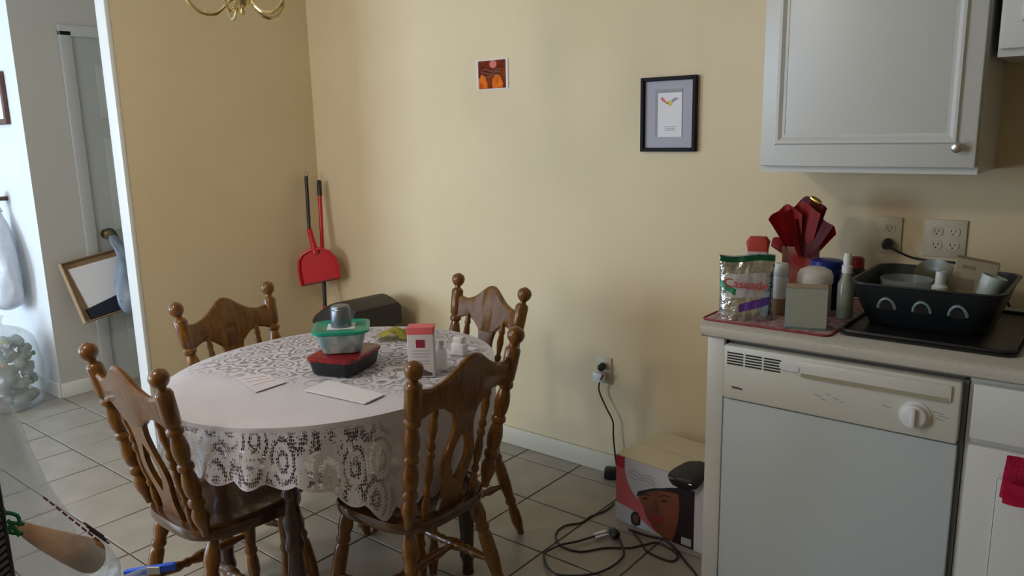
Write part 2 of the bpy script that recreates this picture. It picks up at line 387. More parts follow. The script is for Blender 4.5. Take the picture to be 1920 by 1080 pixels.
def make_cloth(z0):
    bm = B(); uvl = bm.loops.layers.uv.new('cloth'); NA = 288; NR = 16; ND = 16; fl = bm.verts.layers.float.new('lace')
    dtab = [(-180, .13), (-135, .13), (-90, .135), (-62, .15), (-42, .165), (-22, .285), (-8, .27), (15, .26), (42, .30), (60, .17), (100, .13), (180, .13)]
    grid = []; uvs = {}
    for r in range(NR+ND+1):
        row = []
        for k in range(NA):
            th = -180+360*k/NA; a = R(th)
            ex, ey = math.cos(a), math.sin(a)
            if r <= NR:
                s = r/NR*1.004
                x, y = TA*s*ex, TB*s*ey; z = z0+.0010*math.sin(x*40+y*17)*math.sin(y*33)*(.3+s)*.8
                if r >= NR-1: z = z0-(.0015 if r == NR-1 else .005)
                lace = .9*sstep(-.16, .02, (y+.10)-.35*(x))*sstep(1.02, .86, s); u, v = x, y
            else:
                s = (r-NR)/ND; d = interp(th, dtab)
                d *= 1+.11*abs(math.sin(R(th)*19))-.06
                side = math.exp(-((th-10)/48)**2)          # side hanging beside the right-hand chair falls straight
                fold = math.sin(R(th)*23+1.2*math.sin(R(th)*5))
                out_ = (.012+.013*fold+.005*math.sin(R(th)*9))*(s**.8)*(1-.75*side)-.012*s*side
                out_ *= 1-.6*math.exp(-((th+95)/28)**2)-.9*math.exp(-((th-85)/30)**2)
                x, y = (TA*1.004+out_)*ex, (TB*1.004+out_)*ey; z = z0-.006-d*s**.97
                u, v = a*.5, z*.5; lace = .95*(1-.92*sstep(-30, -14, th)*sstep(70, 50, th))*sstep(0, .12, s)
                if s > .96: lace = 0
            w_ = bm.verts.new((x, y, z)); w_[fl] = lace; uvs[w_] = (u, v)
            row.append(w_)
        grid.append(row)
    for r in range(1, NR+ND):
        for k in range(NA):
            q = (grid[r][k], grid[r][(k+1) % NA], grid[r+1][(k+1) % NA], grid[r+1][k])
            f = bm.faces.new(q)
            us = [uvs[v] for v in q]
            if r >= NR and k == NA-1: us = [(u+PI if u < 0 and i in (1, 2) else u, v) for i, (u, v) in enumerate(us)]
            for lp_, (u, v) in zip(f.loops, us): lp_[uvl].uv = (u, v)
    c = bm.faces.new(list(grid[1]));
    for lp_ in c.loops: lp_[uvl].uv = uvs[lp_.vert]
    bmesh.ops.delete(bm, geom=grid[0], context='VERTS')
    return bm
cl = obj('tablecloth', make_cloth(.746), lace_material(), None, (TC.x, TC.y, 0), angle=60)
tag(cl, 'white lace tablecloth with scalloped hem draped over the oval dining table', 'tablecloth')
# plain beige liner under the lace
bm = rings(B(), [[Vector((TA*s*math.cos(a), TB*s*math.sin(a), z)) for a in [2*PI*k/64 for k in range(64)]] for s, z in ((.985, .736), (.985, .7395), (.5, .7395), (.05, .7395))])
tag(obj('table_liner', bm, mat('beige table liner', (.34, .28, .18), .8), None, (TC.x, TC.y, 0)), 'beige liner showing through the lace on the tabletop', 'table liner')
ZT = .7492
# ---------------------------------------------------------------- things on the table
def at_table(px, py): p = PZ(px, py, ZT); return (p.x, p.y, ZT)
def oriented(name, label, cat, loc, rz): return thing(name, label, cat, loc, rz)
p = at_table(648, 690)
t = thing('food_container', 'black oblong food container with red lid, lowest in the tabletop stack', 'container', p, R(20))
obj('tub', loft(B(), [(.125, .165, .02, .0), (.135, .175, .022, .004), (.150, .192, .025, .044)]), black, t)
obj('lid', loft(B(), [(.158, .200, .028, .044), (.160, .202, .028, .052), (.150, .190, .025, .0555)]), mat('red patterned lid', (.42, .010, .016), .3, (.06, .006, .01), 90), t)
c0 = Vector(p)
pc = (c0.x-.012, c0.y+.004, ZT+.0560)
t = thing('food_container', 'clear patterned food container with green lid, on top of the red lid', 'container', pc, R(48))
obj('tub', loft(B(), [(.100, .100, .02, 0), (.112, .112, .025, .004), (.146, .146, .03, .062)]), mat('milky patterned plastic', (.62, .70, .70), .3, (.16, .33, .34), 28), t)
l = obj('lid', loft(B(), [(.155, .155, .03, .062), (.168, .168, .034, .066), (.168, .168, .034, .073), (.150, .150, .028, .0755), (.142, .142, .028, .0715)]), mat('green lid plastic', (.008, .30, .19), .28), t)
obj('label_sticker', box(B(), (0, 0, .0722), (.082, .075, .0012)), paper, t)
t = thing('steel_cup', 'small grey metal cup upside down on the green lid', 'cup', (pc[0], pc[1], pc[2]+.0730), 0)
obj('body', lathe(B(), (0, 0, 0), (0, 0, .064), [(0, .030), (.03, .031), (.5, .0295), (.93, .028), (1, .0255)], 28), mat('grey metal', (.22, .25, .29), .32, metal=.7), t)
obj('bead', lathe(B(), (0, 0, .052), (0, 0, .056), [(0, .0285), (.5, .0297), (1, .0285)], 28), mat('grey metal', (1, 1, 1)), t)
# yellow cloth
def blanket(w_, d_, f, n=18, th=.004):
    bm = B(); a = [[bm.verts.new((w_*(i/n-.5), d_*(j/n-.5), f(i/n, j/n))) for j in range(n+1)] for i in range(n+1)]
    for i in range(n):
        for j in range(n): bm.faces.new((a[i][j], a[i+1][j], a[i+1][j+1], a[i][j+1]))
    bmesh.ops.solidify(bm, geom=bm.faces[:], thickness=th)
    return bm
p = at_table(739, 634)
o = obj('yellow_cloth', blanket(.12, .10, lambda u, v: .006+.028*math.sin(PI*u)**1.2*(.7+.3*math.sin(PI*v))+.004*math.sin(u*14+v*9)), mat('yellow microfibre', (.62, .56, .10), .9, bump=.5, bscale=200), None, p)
o.rotation_euler = (0, 0, R(35)); tag(o, 'crumpled yellow dust cloth on the back of the table', 'cloth')
# white carton with pink top
p = at_table(793, 702)
t = thing('carton', 'tall white carton with pink top standing on the table', 'box', p, R(38))
obj('body', loft(B(), [(.076, .05, .002, 0), (.076, .05, .002, .127)]), mat('white carton', (.66, .63, .65), .5), t)
obj('top_band', loft(B(), [(.0765, .0505, .002, .127), (.0765, .0505, .002, .148)]), mat('pink print', (.72, .13, .15), .5), t)
obj('square_emblem', box(B(), (0, -.0253, .100), (.026, .0008, .024)), mat('crimson print', (.28, .012, .05), .5), t)
for k, (z, wd) in enumerate(((.079, .05), (.070, .05), (.061, .046), (.048, .05), (.040, .05))):
    obj('print_line', box(B(), (0, -.0253, z), (wd, .0006, .0018)), mat('grey print', (.33, .31, .34), .6), t)
obj('brown_motif', prism(B(), [Vector((x, -.0251, z)) for x, z in ((-.032, .004), (.032, .004), (.032, .012), (.02, .016), (.01, .022), (-.005, .02), (-.018, .016), (-.032, .012))], (0, -.0007, 0)), mat('brown print', (.09, .05, .05), .6), t)
# small clear bottle and white bottle beside the carton
p = at_table(828, 692)
t = thing('clear_bottle', 'small clear bottle with white cap right beside the pink-topped carton', 'bottle', p)
obj('body', lathe(B(), (0, 0, 0), (0, 0, .075), [(0, .016), (.04, .018), (.7, .018), (.85, .010), (1, .009)], 18), mat('clear plastic', (.75, .75, .75), .1, alpha=.45), t)
obj('cap', lathe(B(), (0, 0, .075), (0, 0, .09), [(0, .011), (.9, .011), (1, .009)], 18), white_pl, t)
p = at_table(862, 664)
t = thing('white_bottle', 'squat white bottle with flip cap at the back right of the table', 'bottle', p, R(20))
obj('body', loft(B(), [(.045, .032, .01, 0), (.05, .036, .012, .004), (.05, .036, .012, .034), (.03, .03, .012, .042)]), white_pl, t)
obj('cap', loft(B(), [(.034, .03, .008, .042), (.034, .03, .008, .055), (.03, .026, .008, .058)]), white_pl, t)
# envelopes
def flat(name, label, cat, pts, th, m):
    P = [Vector(q) for q in pts]; c = sum(P, Vector())/len(P)
    o = obj(name, prism(B(), [q-c for q in P], (0, 0, th)), m, None, c); return tag(o, label, cat)
flat('envelope', 'plain white envelope lying before the stacked food containers', 'envelope', [at_table(*q) for q in ((570, 733), (617, 714), (721, 741), (684, 758))], .003, paper)
t = thing('letter', 'opened letter with faint red print near the left chair', 'letter', at_table(488, 720))
o0 = Vector(at_table(488, 720))
pp = [Vector(at_table(*q))-o0 for q in ((440, 708), (497, 703), (537, 717), (480, 736))]
obj('sheet', prism(B(), pp, (0, 0, .0015)), mat('cream paper', (.72, .67, .71), .8), t)
for f in (.2, .42, .64):
    a, b = pp[0].lerp(pp[3], f), pp[1].lerp(pp[2], f); u = (b-a); n_ = Vector((-u.y, u.x, 0)).normalized()*.003
    a, b = a+u*.12, b-u*.1; up = Vector((0, 0, .0016))
    obj('print_line', prism(B(), [a+up, b+up, b+n_+up, a+n_+up], (0, 0, .0003)), mat('faded red print', (.6, .30, .30), .8), t)
# ---------------------------------------------------------------- chandelier
CC = CAM + ray(455, 22)*2.2
t = thing('chandelier', 'brass chandelier with curved arms hanging over the table', 'chandelier', (CC.x, CC.y, CC.z))
obj('stem', lathe(B(), (0, 0, -.012), (0, 0, CZ-CC.z), [(0, .002), (.012, .009), (.03, .006), (.045, .018), (.08, .026), (.12, .016), (.16, .011), (.3, .012), (.36, .022), (.42, .012), (.5, .005), (.93, .005), (.94, .055), (1, .06)], 18), brass, t)
for k in range(5):
    a = R(20+72*k); dx, dy = math.cos(a), math.sin(a)
    pts = spline([(dx*r, dy*r, z) for r, z in ((.012, .055), (.035, .025), (.068, -.004), (.108, -.004), (.140, .026), (.152, .075), (.18, .11), (.215, .10), (.235, .11))], 7)
    ar = obj('arm', tube(B(), pts, .0058, 8), brass, t)
    obj('cup', lathe(B(), (dx*.235, dy*.235, .105), (dx*.235, dy*.235, .135), [(0, .008), (.3, .03), (.6, .012), (1, .016)], 16), brass, ar)
    obj('bulb', lathe(B(), (dx*.235, dy*.235, .135), (dx*.235, dy*.235, .25), [(0, .011), (.5, .012), (.52, .013), (.75, .017), (1, .002)], 14), mat('frosted glass', (.8, .8, .78), .3), ar)
# kitchen ceiling lamp (behind the camera) gives the room light
t = thing('ceiling_lamp', 'round frosted ceiling lamp over the kitchen floor', 'ceiling lamp', (-2.15, .0, CZ))
obj('base', lathe(B(), (0, 0, -.04), (0, 0, 0), [(0, .15), (.9, .17), (1, .17)], 32), white_pl, t)
ll = bpy.data.lights.new('lamp_light', 'POINT'); ll.energy = 28; ll.color = (1, .90, .76); ll.shadow_soft_size = .10
lo = bpy.data.objects.new('lamp_light', ll); C.objects.link(lo); lo.location = (0, 0, -.16); lo.parent = t
gm = mat('frosted dome', (1, .95, .85), .4); gb = gm.node_tree.nodes['Principled BSDF']; gb.inputs['Emission Color'].default_value = (1, .9, .75, 1); gb.inputs['Emission Strength'].default_value = 4
obj('rim', lathe(B(), (0, 0, -.055), (0, 0, -.04), [(0, .15), (.5, .156), (1, .15)], 32), gm, t)
# ---------------------------------------------------------------- wall pictures
def wall_pt(px, py, dy=0): return PY(px, py, YW-dy)
a, b = wall_pt(893, 114), wall_pt(954, 166)
cx, cz = (a.x+b.x)/2, (a.z+b.z)/2; W_, H_ = abs(b.x-a.x), abs(a.z-b.z)
t = thing('poster', 'small unframed print of orange glow on dark brown, pinned to wall', 'poster', (cx, YW-.001, cz))
obj('card', box(B(), (0, -.001, 0), (W_, .002, H_)), mat('white photo border', (.70, .66, .62), .5), t)
obj('printed_area', box(B(), (0, -.0022, .0), (W_*.86, .0006, H_*.93)), mat('dark red brown print', (.10, .012, .010), .9, (.24, .05, .012), 22, spec=.1), t)
glow = mat('orange print', (.85, .22, .02), .9, (.50, .07, .012), 30, spec=.1)
for x, wd, hh in ((-.052, .034, .052), (.03, .040, .05)):
    obj('orange_shape', prism(B(), [Vector((x+wd*1.5*u, -.0025, -H_*.455+hh*1.15*v)) for u, v in ((-.5, 0), (.5, 0), (.55, .3), (.3, .85), (-.1, 1), (-.45, .7))], (0, -.0004, 0)), glow, t)
obj('pink_shape', prism(B(), [Vector((.008+.02*math.cos(a_), -.0025, H_*.34+.017*math.sin(a_))) for a_ in [2*PI*k/12 for k in range(12)]], (0, -.0004, 0)), mat('pink print 2', (.62, .20, .18), .9, spec=.1), t)
for k in range(3):
    pts = spline([(-.06+.028*i, -.0030, .018-.012*k+.006*math.sin(i*2.1+k)) for i in range(5)], 4)
    obj('grey_script', tube(B(), pts, .0011, 5), mat('grey print 3', (.22, .21, .17), .5), t)
a, b = wall_pt(1206, 147), wall_pt(1307, 284)
cx, cz = (a.x+b.x)/2, (a.z+b.z)/2; W_, H_ = abs(b.x-a.x), abs(a.z-b.z)
t = thing('picture_frame', 'black framed certificate with grey mat and small feathered drawing', 'picture', (cx, YW-.001, cz))
bm = B()
for x, z, sx, sz in ((-W_/2+.007, 0, .014, H_), (W_/2-.007, 0, .014, H_), (0, H_/2-.007, W_-.028, .014), (0, -H_/2+.007, W_-.028, .014)): box(bm, (x, -.010, z), (sx, .020, sz), bev=.002, seg=1)
obj('frame', bm, mat('black frame lacquer', (.006, .005, .008), .6, spec=.2), t)
obj('mat_board', box(B(), (0, -.004, 0), (W_-.02, .006, H_-.02)), mat('lavender grey mat', (.36, .35, .42), .5), t)
obj('inner_mat', box(B(), (.000, -.0075, .005), (.112, .0012, .172)), mat('mid grey mat', (.30, .29, .32), .6), t)
obj('sheet', box(B(), (.005, -.0085, -.002), (.098, .0012, .160)), paper, t)
for pts, cm, nm in ((((-.040, .060), (-.030, .063), (-.012, .044), (-.004, .040), (-.010, .036), (-.030, .048)), (.62, .20, .13), 'red wing'), (((-.012, .046), (.004, .050), (.012, .042), (.004, .028), (-.006, .034)), (.68, .55, .12), 'yellow body'), (((.006, .050), (.022, .060), (.036, .056), (.024, .050), (.012, .042)), (.35, .27, .42), 'violet wing')):
    obj('feather_shape', prism(B(), [Vector((x+.005, -.0091, z)) for x, z in pts], (0, -.0004, 0)), mat(nm, cm, .7), t)
for z, w2 in ((-.045, .05), (-.051, .038), (-.057, .046)):
    obj('text_line', box(B(), (.008, -.0093, z), (w2, .0004, .0022)), mat('grey print', (1, 1, 1)), t)
# brown framed picture and hook on the far left wall
t = thing('picture_frame', 'brown wooden picture frame cut off by the left edge of the photo', 'picture', (-4.98, YH-.001, 1.675))
bm = B()
for x, z, sx, sz in ((-.11, 0, .03, .28), (.11, 0, .03, .28), (0, .125, .19, .03), (0, -.125, .19, .03)): box(bm, (x, -.012, z), (sx, .022, sz), bev=.003, seg=1)
obj('frame', bm, mat('brown frame wood', (.085, .03, .018), .4, (.12, .05, .03), 20), t)
obj('print', box(B(), (0, -.006, 0), (.2, .006, .23)), paper, t)
t = thing('wall_hook', 'round brown wooden coat knob on the pale left wall', 'hook', (-5.075, YH-.001, 1.125))
obj('peg', lathe(B(), (0, 0, 0), (0, -.05, 0), [(0, .014), (1, .011)], 12), mat('brown frame wood', (1, 1, 1)), t)
obj('knob', lathe(B(), (0, -.04, 0), (0, -.085, 0), [(0, .012), (.15, .030), (.45, .040), (.75, .034), (.95, .016), (1, .003)], 18), mat('brown knob', (.09, .028, .014), .2), t)
# ---------------------------------------------------------------- bags at the far left
def lumpy(layers, n=36, amp=.02, seed=1, fr=7):
    q = random.Random(seed); ph = [q.uniform(0, 6.28) for _ in range(8)]; rr = []
    for i, (rx, ry, z, ox, oy) in enumerate(layers):
        ring = []
        for k in range(n):
            a = 2*PI*k/n
            f = 1+amp*(math.sin(fr*a+ph[0]+z*21)+.7*math.sin((fr+4)*a+ph[1]-z*34)+.6*math.sin(3*a+ph[2]+z*12)+.4*math.sin(17*a+ph[3]+z*60))
            ring.append(Vector((ox+rx*f*math.cos(a), oy+ry*f*math.sin(a), z+.25*amp*math.sin(5*a+ph[4])*min(rx, ry))))
        rr.append(ring)
    return rings(B(), rr)
def dense(ls, n=4):
    P = [Vector((a, b, c)) for a, b, c, _, _ in ls]; Q = [Vector((d, e, 0)) for _, _, _, d, e in ls]
    return [(p.x, p.y, p.z, q.x, q.y) for p, q in zip(spline(P, n), spline(Q, n))]
BAG = Vector((-4.81, 1.45, 0))
t = thing('recycling_bag', 'bulging clear bag of empty plastic bottles on the floor by the hall', 'bag', BAG)
obj('film', lumpy(dense([(.12, .12, .003, 0, 0), (.19, .175, .02, 0, 0), (.215, .19, .12, 0, 0), (.22, .19, .25, 0, 0), (.20, .18, .36, 0, 0), (.15, .13, .42, -.02, 0), (.05, .045, .455, -.04, 0), (.07, .06, .50, -.05, 0)]), amp=.02, seed=3), film('clear bag film', (.62, .66, .64), .34, .2), t)
obj('drawstring', tube(B(), spline([(-.12, -.10, .425), (-.05, -.145, .415), (.05, -.135, .41), (.13, -.08, .40), (.16, -.01, .392)], 5), .006, 6), mat('yellow drawstring', (.55, .52, .08), .5), t)
bp_ = [Vector((0, 0, 0))]
b0 = thing('plastic_bottle', 'empty plastic bottle inside the clear recycling bag', 'bottle', BAG, 0, 'bottles in the recycling bag')
clearp = mat('bottle plastic', (.34, .38, .36), .15, alpha=.7)
obj('body', lathe(B(), (0, 0, -.042), (0, 0, .04), [(0, .022), (.04, .028), (.3, .029), (.35, .026), (.4, .029), (.7, .029), (.9, .014), (1, .011)], 10), clearp, b0)
caps = [mat('blue cap', (.03, .10, .35), .4), mat('white plastic', (1, 1, 1)), mat('green cap', (.03, .22, .08), .4), mat('orange cap', (.55, .18, .02), .4)]
cp = obj('cap', lathe(B(), (0, 0, .04), (0, 0, .052), [(0, .013), (1, .013)], 10), caps[0], b0)
lab_m = mat('bottle label', (.22, .26, .30), .6, (.42, .42, .38), 40)
obj('wrapper', lathe(B(), (0, 0, -.015), (0, 0, .010), [(0, .0296), (1, .0296)], 10, cap=False), lab_m, b0)
q = random.Random(11); placed = []; n = 0
for tries in range(6000):
    if n >= 60: break
    z = q.uniform(.05, .38); a = q.uniform(0, 2*PI); r_ = math.sqrt(q.uniform(.05, 1))*(.165 if z < .3 else .115)
    pos = Vector((r_*math.cos(a), r_*math.sin(a)*.8, z))
    if any((pos-o_).length < .070 for o_ in placed): continue
    placed.append(pos)
    rot = (q.uniform(1.1, 2.0), q.uniform(-.5, .5), q.uniform(0, 6.28))
    if n == 0: o = b0
    else:
        o = b0.copy(); C.objects.link(o)
        for ch in b0.children:
            c = ch.copy(); C.objects.link(c); c.parent = o
            if ch.name.startswith('cap'):
                c.data = ch.data.copy(); c.data.materials[0] = caps[n % 4]
    o.location = BAG+pos; o.rotation_euler = rot; n += 1
# white bag hanging from the knob
t = thing('plastic_bag', 'full white plastic bag hanging from the coat knob above the recycling bag', 'bag', (-5.075, YH-.10, 1.10))
obj('film', lumpy(dense([(.01, .01, -.01, 0, .03), (.035, .03, -.08, .02, .03), (.09, .06, -.18, .05, .015), (.145, .075, -.32, .06, 0), (.15, .08, -.46, .06, 0), (.13, .075, -.56, .06, 0), (.05, .03, -.60, .05, 0)]), amp=.03, seed=5, fr=5), film('white bag film', (.62, .64, .70), .82, .3), t)
obj('handle', tube(B(), spline([(-.012, .06, -.05), (-.028, .035, .0), (0, .03, .030), (.028, .035, 0), (.012, .06, -.05)], 5), .004, 6), film('white bag film', (1, 1, 1), 1), t)
# grey bag on the door knob, cardboard tray against the door
t = thing('carrier_bag', 'blue grey carrier bag hanging from the hall door knob', 'bag', (XH+.06, DY0+.05, .9))
obj('film', lumpy(dense([(.008, .02, .0, 0.01, .012), (.02, .032, -.04, .03, .02), (.04, .055, -.12, .10, .04), (.055, .105, -.24, .17, .03), (.06, .125, -.34, .215, .03), (.05, .105, -.41, .225, .03), (.015, .03, -.435, .22, .03)]), amp=.05, seed=9, fr=5), film('grey bag film', (.20, .24, .30), .93, .35), t)
obj('handle', tube(B(), spline([(0, -.02, -.02), (-.004, -.022, .02), (-.004, 0, .036), (-.004, .03, .022), (0, .05, -.03)], 5), .006, 6), mat('dark bag handle', (.03, .035, .04), .5), t)
def hp(px, py, X): return PX(px, py, X)
q4 = [hp(109, 497, XH+.03), hp(262, 455, XH+.03), hp(300, 560, XH+.16), hp(157, 608, XH+.16)]
t = thing('cardboard_tray', 'shallow brown cardboard tray with white papers tilted against the hall door', 'box', (q4[3].x, q4[3].y, q4[3].z))
o0 = q4[3].copy(); Q = [v-o0 for v in q4]
nrm = (Q[1]-Q[0]).cross(Q[3]-Q[0]).normalized()
if nrm.x < 0: nrm = -nrm
obj('bottom', prism(B(), Q, nrm*-.006), card, t)
for i, hgt in ((0, .035), (1, .035), (2, .045), (3, .035)):
    a_, b_ = Q[i], Q[(i+1) % 4]; inw = ((sum(Q, Vector())/4)-(a_+b_)/2).normalized()*.006
    obj('side', prism(B(), [a_, b_, b_+nrm*hgt, a_+nrm*hgt], inw), card, t)
def inq(u, v, h): return Q[0].lerp(Q[1], u).lerp(Q[3].lerp(Q[2], u), v)+nrm*h
obj('papers', prism(B(), [inq(.07, .12, .001), inq(.9, .12, .001), inq(.9, .76, .001), inq(.12, .80, .001)], nrm*.018), paper, t)
obj('dark_cloth', prism(B(), [inq(.08, .80, .001), inq(.5, .72, .001), inq(.95, .74, .001), inq(.95, .97, .001), inq(.1, .97, .001)], nrm*.026), mat('navy cloth', (.012, .016, .03), .8), t)
# ---------------------------------------------------------------- corner: bin, broom, dustpan
t = thing('trash_bin', 'black plastic bin with domed lid in the corner behind the table', 'bin', (-2.955, 2.43, 0), R(-4))
obj('body', loft(B(), [(.26, .20, .03, 0), (.27, .21, .03, .01), (.33, .25, .035, .53)]), black, t)
rr = []
for k in range(25):
    s = k/24; x = -.175+.35*s; z = .565+.10*math.sin(min(1, s*1.35)*PI/2) - .030*max(0, (s-.65)/.35)**1.6
    rr.append([Vector((x, -.14, .53)), Vector((x, -.14, z-.02)), Vector((x, -.125, z)), Vector((x, .125, z)), Vector((x, .14, z-.02)), Vector((x, .14, .53))])
obj('lid', rings(B(), rr), mat('black lid plastic', (.016, .012, .011), .42), t)
bt, bb = Vector((-3.43, 2.625, 1.205)), Vector((-3.31, 2.50, .05))
t = thing('broom', 'red broom with black grip leaning in the corner behind the dustpan', 'broom', bb)
D = bt-bb
obj('grip', lathe(B(), D*.93, D, [(0, .0125), (.9, .0125), (1, .007)], 12), black, t)
obj('handle', lathe(B(), D*.54, D*.93, [(0, .0105), (1, .0105)], 12), red, t)
obj('lower_tube', lathe(B(), D*.10, D*.54, [(0, .0105), (1, .0105)], 12), black, t)
obj('collar', lathe(B(), D*.40, D*.425, [(0, .0125), (1, .0125)], 12), red, t)
obj('head', box(B(), (0, 0, .105), (.20, .035, .045), (0, 0, R(20)), bev=.01), red, t)
bm = B()
for i in range(14):
    for j in range(3):
        x0, y0 = -.09+.18*i/13, -.010+.010*j
        lathe(bm, (x0, y0, .09), (x0*1.2, y0*1.6, -.048), [(0, .004), (1, .005)], 5)
bmesh.ops.rotate(bm, verts=bm.verts, cent=(0, 0, 0), matrix=Matrix.Rotation(R(20), 3, 'Z'))
o = obj('bristles', bm, mat('bristle', (.03, .03, .03), .8), t); o['kind'] = 'stuff'
# dustpan: clipped in front of the broom, facing the room
ctr = Vector((-3.385, 2.555, .76)); uax = RT.copy(); uax.z = 0; uax.normalize()
top = CAM + ray(574, 331)*((Vector((-3.46, 2.57, 1.23))-CAM).length/ray(574, 331).length)
t = thing('dustpan', 'red long-handled dustpan with black handle hung in the corner', 'dustpan', ctr)
nax = Vector((FW.x, FW.y, 0)).normalized()*-1
def dp(u, v, n_=0): return uax*u+Vector((0, 0, v))+nax*n_
dd = (ctr-CAM).dot(FW)/FPX   # metres per pixel at the pan
def px2(x, y): return ((x-606)*dd, (492-y)*dd)
out = [px2(*q) for q in ((572, 529), (569, 500), (570, 482), (577, 470), (588, 463), (600, 459), (613, 459), (627, 465), (637, 477), (642, 492), (643, 516))]
rim = [dp(u, v, .012) for u, v in out]
obj('pan', prism(B(), rim, nax*.006), red, t)
for a_, b_ in zip(rim[:], rim[1:]):
    pass
obj('rim_wall', tube(B(), [r_+nax*.012 for r_ in rim], .008, 8), red, t)
obj('lip', tube(B(), [rim[0]+nax*.010, rim[-1]+nax*.010], .0045, 6), mat('dark red rubber', (.09, .008, .01), .5), t)
nk0, nk1 = dp(*px2(602, 468), .018), dp(*px2(593, 422), .018)
obj('neck', lathe(B(), nk0, nk1, [(0, .022), (.3, .016), (1, .013)], 12), red, t)
tp = top-ctr
obj('handle', lathe(B(), nk1, tp, [(0, .0095), (.95, .0095), (1, .010)], 12), black, t)
obj('hang_loop', tube(B(), [tp+Vector((0, 0, .012))+(uax*math.cos(a_)+Vector((0, 0, 1))*math.sin(a_))*.012 for a_ in [2*PI*k/12 for k in range(13)]], .003, 6), mat('grey loop', (.3, .28, .26), .4), t)
# ---------------------------------------------------------------- kitchen: base units, worktop, dishwasher
FY = 2.03; CX0 = -.925; CT = .90
t = thing('worktop', 'pale speckled laminate worktop with rounded front edge', 'worktop', (CX0, 2.35, CT))
def bull(x0, x1):
    prof = [(FY-.02+.0, .862), (FY-.028, .868), (FY-.031, .88), (FY-.028, .893), (FY-.018, .90), (YW-.001, .90), (YW-.001, .862)]
    return rings(B(), [[Vector((x-CX0, y-2.35, z-CT)) for y, z in prof] for x in (x0, x1)])
obj('slab', bull(CX0-.012, 1.2), mat('speckled laminate', (.50, .47, .40), .4, (.58, .55, .48), 160), t)
t = thing('end_panel', 'white cabinet end panel left of the dishwasher', 'cabinet panel', (CX0, FY, 0))
obj('face', box(B(), (.028, -.002, .43), (.05, .02, .862), bev=.003), cab_m, t)
obj('side', box(B(), (.009, .325, .43), (.018, .64, .862)), cab_m, t)
t = thing('dishwasher', 'white built-in dishwasher with a round dial under the worktop', 'dishwasher', (-.574, FY, 0))
DWW = .293; dwm = mat('dishwasher enamel', (.56, .63, .67), .28); dwp = mat('dishwasher panel plastic', (.68, .68, .62), .35)
obj('body', bx(-DWW, DWW, .01, .58, .10, .855), mat('grey tub', (.15, .15, .15), .6), t)
obj('door', bx(-DWW, DWW, -.018, .008, .115, .690, bev=.004), dwm, t)
pnl = obj('control_panel', bx(-DWW, DWW, -.028, .010, .694, .848, bev=.006), dwp, t)
slot = mat('dark slot', (.02, .018, .015), .7)
for i in range(3):
    for k in range(5):
        x0 = -DWW+.012+i*.052; obj('vent_slot', bx(x0, x0+.046, -.0292, -.024, .795+k*.0078, .7990+k*.0078), slot, pnl)
hd = obj('latch_handle', bx(-.085, .275, -.034, -.026, .797, .838, bev=.004), dwp, pnl)
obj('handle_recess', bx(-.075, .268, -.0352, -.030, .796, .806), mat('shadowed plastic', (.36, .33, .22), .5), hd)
obj('latch', loft(B(), [(.06, .022, .008, 0), (.05, .016, .006, .008)]), white_pl, pnl).matrix_local = Matrix.Translation((-.105, -.028, .815)) @ Matrix.Rotation(R(90), 4, 'X')
dl = obj('dial', lathe(B(), (.2, -.028, .748), (.2, -.046, .748), [(0, .036), (.15, .036), (.2, .030), (.9, .027), (1, .024)], 32), white_pl, pnl)
obj('dial_grip', box(B(), (.2, -.050, .748), (.012, .012, .046), bev=.003), white_pl, dl)
gp = mat('grey panel print', (.30, .31, .32), .6)
obj('badge', prism(B(), [Vector((x, -.0283, z)) for x, z in ((-.268, .732), (-.258, .7335), (-.235, .731), (-.235, .726), (-.262, .7265))], (0, -.0006, 0)), mat('dark badge print', (.10, .10, .12), .5), pnl)
for x, z, w2 in ((-.03, .752, .018), (-.005, .760, .012), (.015, .752, .016), (.03, .746, .010), (-.015, .744, .014), (.135, .757, .022), (.25, .765, .022), (.262, .757, .024), (.255, .749, .02)):
    obj('print_mark', box(B(), (x, -.0283, z), (w2, .0006, .0018), (0, R(8), 0)), gp, pnl)
obj('kick_plate', bx(-DWW, DWW, .03, .05, 0, .10), slot, t)
obj('gap_shade', bx(DWW, DWW+.011, -.006, .02, .1, .85), mat('gap shade grey', (.12, .13, .13), .5), t)  # dark strip in the gap to the cabinet, coloured as its shade
# base cabinet right of the dishwasher
t = thing('base_cabinet', 'white base cabinet with drawer right of the dishwasher', 'cabinet', (-.27, FY, 0))
obj('body', bx(.002, 1.4, 0, .64, .1, .860), cab_m, t)
obj('kick_board', bx(.002, 1.4, .05, .06, 0, .1), slot, t)
for x0, x1 in ((.012, .44), (.46, .90)):
    dr = obj('drawer_front', bx(x0, x1, -.02, 0, .715, .848, bev=.004), cab_m, t)
    d_ = obj('door', bx(x0, x1, -.02, 0, .115, .700, bev=.004), cab_m, t)
    obj('door_panel', bx(x0+.065, x1-.065, -.026, -.02, .18, .635, bev=.005), cab_m, d_)
    obj('knob', lathe(B(), (x1-.03, -.02, .66), (x1-.03, -.045, .66), [(0, .006), (.4, .006), (.6, .014), (1, .010)], 14), chrome, d_)
